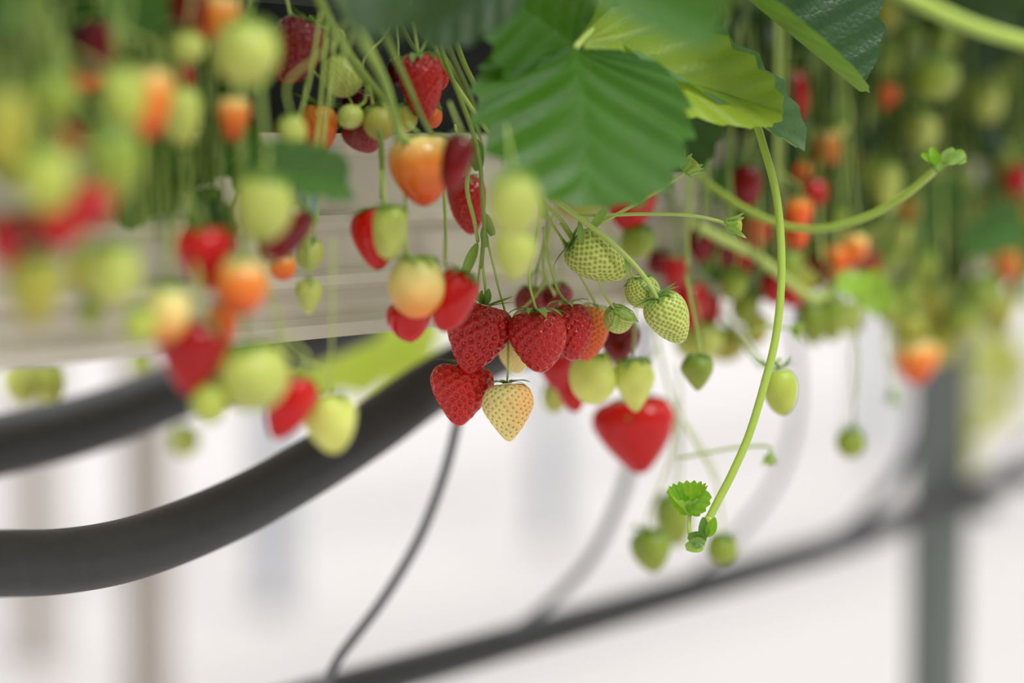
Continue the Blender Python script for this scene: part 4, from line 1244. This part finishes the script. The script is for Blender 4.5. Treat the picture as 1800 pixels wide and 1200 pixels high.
# small sharp leaflet under the broad leaf
b3 = at(985, 326, 1.262)
t = leaf_thing('small light green toothed leaf tip under the lower edge of the broad leaf', p=b3)
leaf_part(t, b3, 'leaf_young', b3, at(1112, 348, 1.255), cvec(-.1, -.5, .8), cvec(.2, .9, .2), .016, teeth=4, td=.25, nt=6, bend=.08)
# blurred ones
NL = [
    ('teal green blurred leaf pointing sideways in front of the gutter, below the small orange berry', (425, 292, 1.0), (624, 318, 1.06), (0, .8, .5), (0, -.45, .85), .030, 'leaf'),
    ('dark green very blurred leaf hanging from the top edge above the slanting stems', (668, -50, .93), (664, 66, .92), (-1, .1, .1), (1, .1, .1), .034, 'leaf_dark'),
    ('dark green blurred leaf at the top edge just left of the broad leaf', (905, -40, 1.06), (735, 62, 1.05), (.3, .9, .2), (-.3, -.9, .3), .034, 'leaf_dark'),
    ('grey-green glossy blurred leaf at the top edge over the backlit leaf', (1030, -60, .93), (1268, 52, .95), (.4, .9, .3), (-.3, -.8, .5), .032, 'leaf_big'),
    ('pale teal blurred leaf low in the tangle behind the bent stem', (1228, 456, 1.55), (1322, 496, 1.54), (.2, .9, .3), (-.2, -.8, .5), .022, 'leaf_big'),
    ('dark teal blurred leaf in the upper right corner under the thick stalk', (1800, 20, 1.75), (1600, 90, 1.72), (.3, .9, .2), (-.3, -.9, .3), .07, 'leaf_dark'),
    ('dark blurred leaf high in the corner above the thick stalk', (1640, -40, 1.6), (1790, 40, 1.6), (.3, .9, .2), (-.3, -.9, .3), .05, 'leaf_dark'),
    ('teal blurred leaf near the right frame edge at mid height', (1800, 380, 1.7), (1700, 430, 1.68), (.3, .9, .2), (-.3, -.9, .3), .034, 'leaf_big'),
    ('dark green leaf hanging behind the broad leaf, left of the upturned runner end', (1195, 120, 1.36), (1196, 300, 1.35), (-1, 0, .2), (1, .1, .1), .05, 'leaf_dark'),
    ('bluish blurred leaf in the top left corner', (-40, -40, .9), (60, 30, .9), (.3, .9, .3), (-.3, -.9, .3), .03, 'leaf_big'),
    ('dark green blurred leaf above the half-orange berry near the top left', (230, -50, 1.0), (250, 60, 1.0), (-1, .1, .2), (1, .1, .2), .03, 'leaf'),
]
for lb, b, e, l1, l2, W, mt in NL:
    b_ = at(*b)
    t = leaf_thing(lb, p=b_)
    leaf_part(t, b_, mt, b_, at(*e), cvec(*l1), cvec(*l2), W, teeth=7, td=.08, bend=.06, pleat=.016, nt=8, seed=int(b[0]) % 50, top=1)
    q = at(b[0] * .98, b[1] - 40, b[2] + .06)
    V, F = tube([b_, q], .0014, .0016, 8, 8)
    mesh_obj('petiole', V, F, M['stem_mid'], t, b_)

# ================================================================== plants sitting in the bag: crowns, the dark canopy, an overhang added for shade
proto = {}


def plant_leaf_mesh(i, mt):
    key = (i, mt)
    if key not in proto:
        rng = random.Random(100 + i)
        mb = MB()
        for k, a in enumerate((-1.15, 0, 1.15)):
            a += rng.uniform(-.15, .15)
            dr = np.array([math.sin(a), math.cos(a), -.15])
            e = np.array([math.cos(a), -math.sin(a), .25 * rng.uniform(-1, 1)])
            up = np.array([0, 0, .35])
            V, F, c = leaflet(dr * .004, dr * .066, -e + up, e + up, .058, teeth=8, td=.1, bend=-rng.uniform(.1, .35), pleat=.016, ns=41, nt=5, seed=i + k)
            mb.add(V, F, c)
        o = mb.obj('leaf', M[mt])
        me = o.data
        bpy.data.objects.remove(o)
        proto[key] = me
    return proto[key]


ordinal = ['first', 'second', 'third', 'fourth', 'fifth', 'sixth', 'seventh', 'eighth', 'ninth', 'tenth', 'eleventh', 'twelfth', 'thirteenth']
from mathutils import Matrix
for i, tt in enumerate(np.linspace(.42, 2.34, 12)):
    rng = random.Random(40 + i)
    o = rowp(tt, .19, .087)
    t = thing('strawberry_plant', 'strawberry plant on the grow bag, %s along the row from the near end' % ordinal[i], 'plant', o)
    V, F = tube([(0, 0, .0005), (0, 0, .012), (.002, 0, .022)], .012, .009, 8, 10)
    mesh_obj('crown', V, F, M['stem_olive'], t)
    for k in range(20):
        front = k < 16
        far = front and k % 2  # overhanging leaves out of view, added to shade the fruit
        dd = -(rng.uniform(.13, .32) if far else rng.uniform(.02, .085)) if front else rng.uniform(.0, .12)
        tx = rng.uniform(-.055, .055)
        hh = (rng.uniform(.10, .20) if far else rng.uniform(.045, .11)) if front else rng.uniform(.02, .14)
        e = RDIR * tx + NDIR * dd + np.array([0, 0, hh])
        V, F = tube([(0, 0, .012), e * .5 + np.array([0, 0, .06]), e], .0016, .0013, 10, 6)
        pe = mesh_obj('leaf', V, F, M['stem_mid'], t)
        me = plant_leaf_mesh(rng.randrange(5), rng.choice(['leaf_dark', 'leaf_dark', 'leaf']))
        b = bpy.data.objects.new('blade', me)
        COL.objects.link(b)
        b.parent = pe
        fwd = unit(-NDIR * (1 if front else -1) + RDIR * rng.uniform(-.5, .5) + np.array([0, 0, -rng.uniform(.1, .7)]))
        up = unit(np.array([0, 0, 1.0]) - NDIR * .6 + RDIR * rng.uniform(-.4, .4))
        x = unit(np.cross(fwd, up))
        z = np.cross(x, fwd)
        m = Matrix(np.stack([x, fwd, z], 1).tolist()).to_4x4()
        m.translation = Vector(e)
        b.matrix_local = m
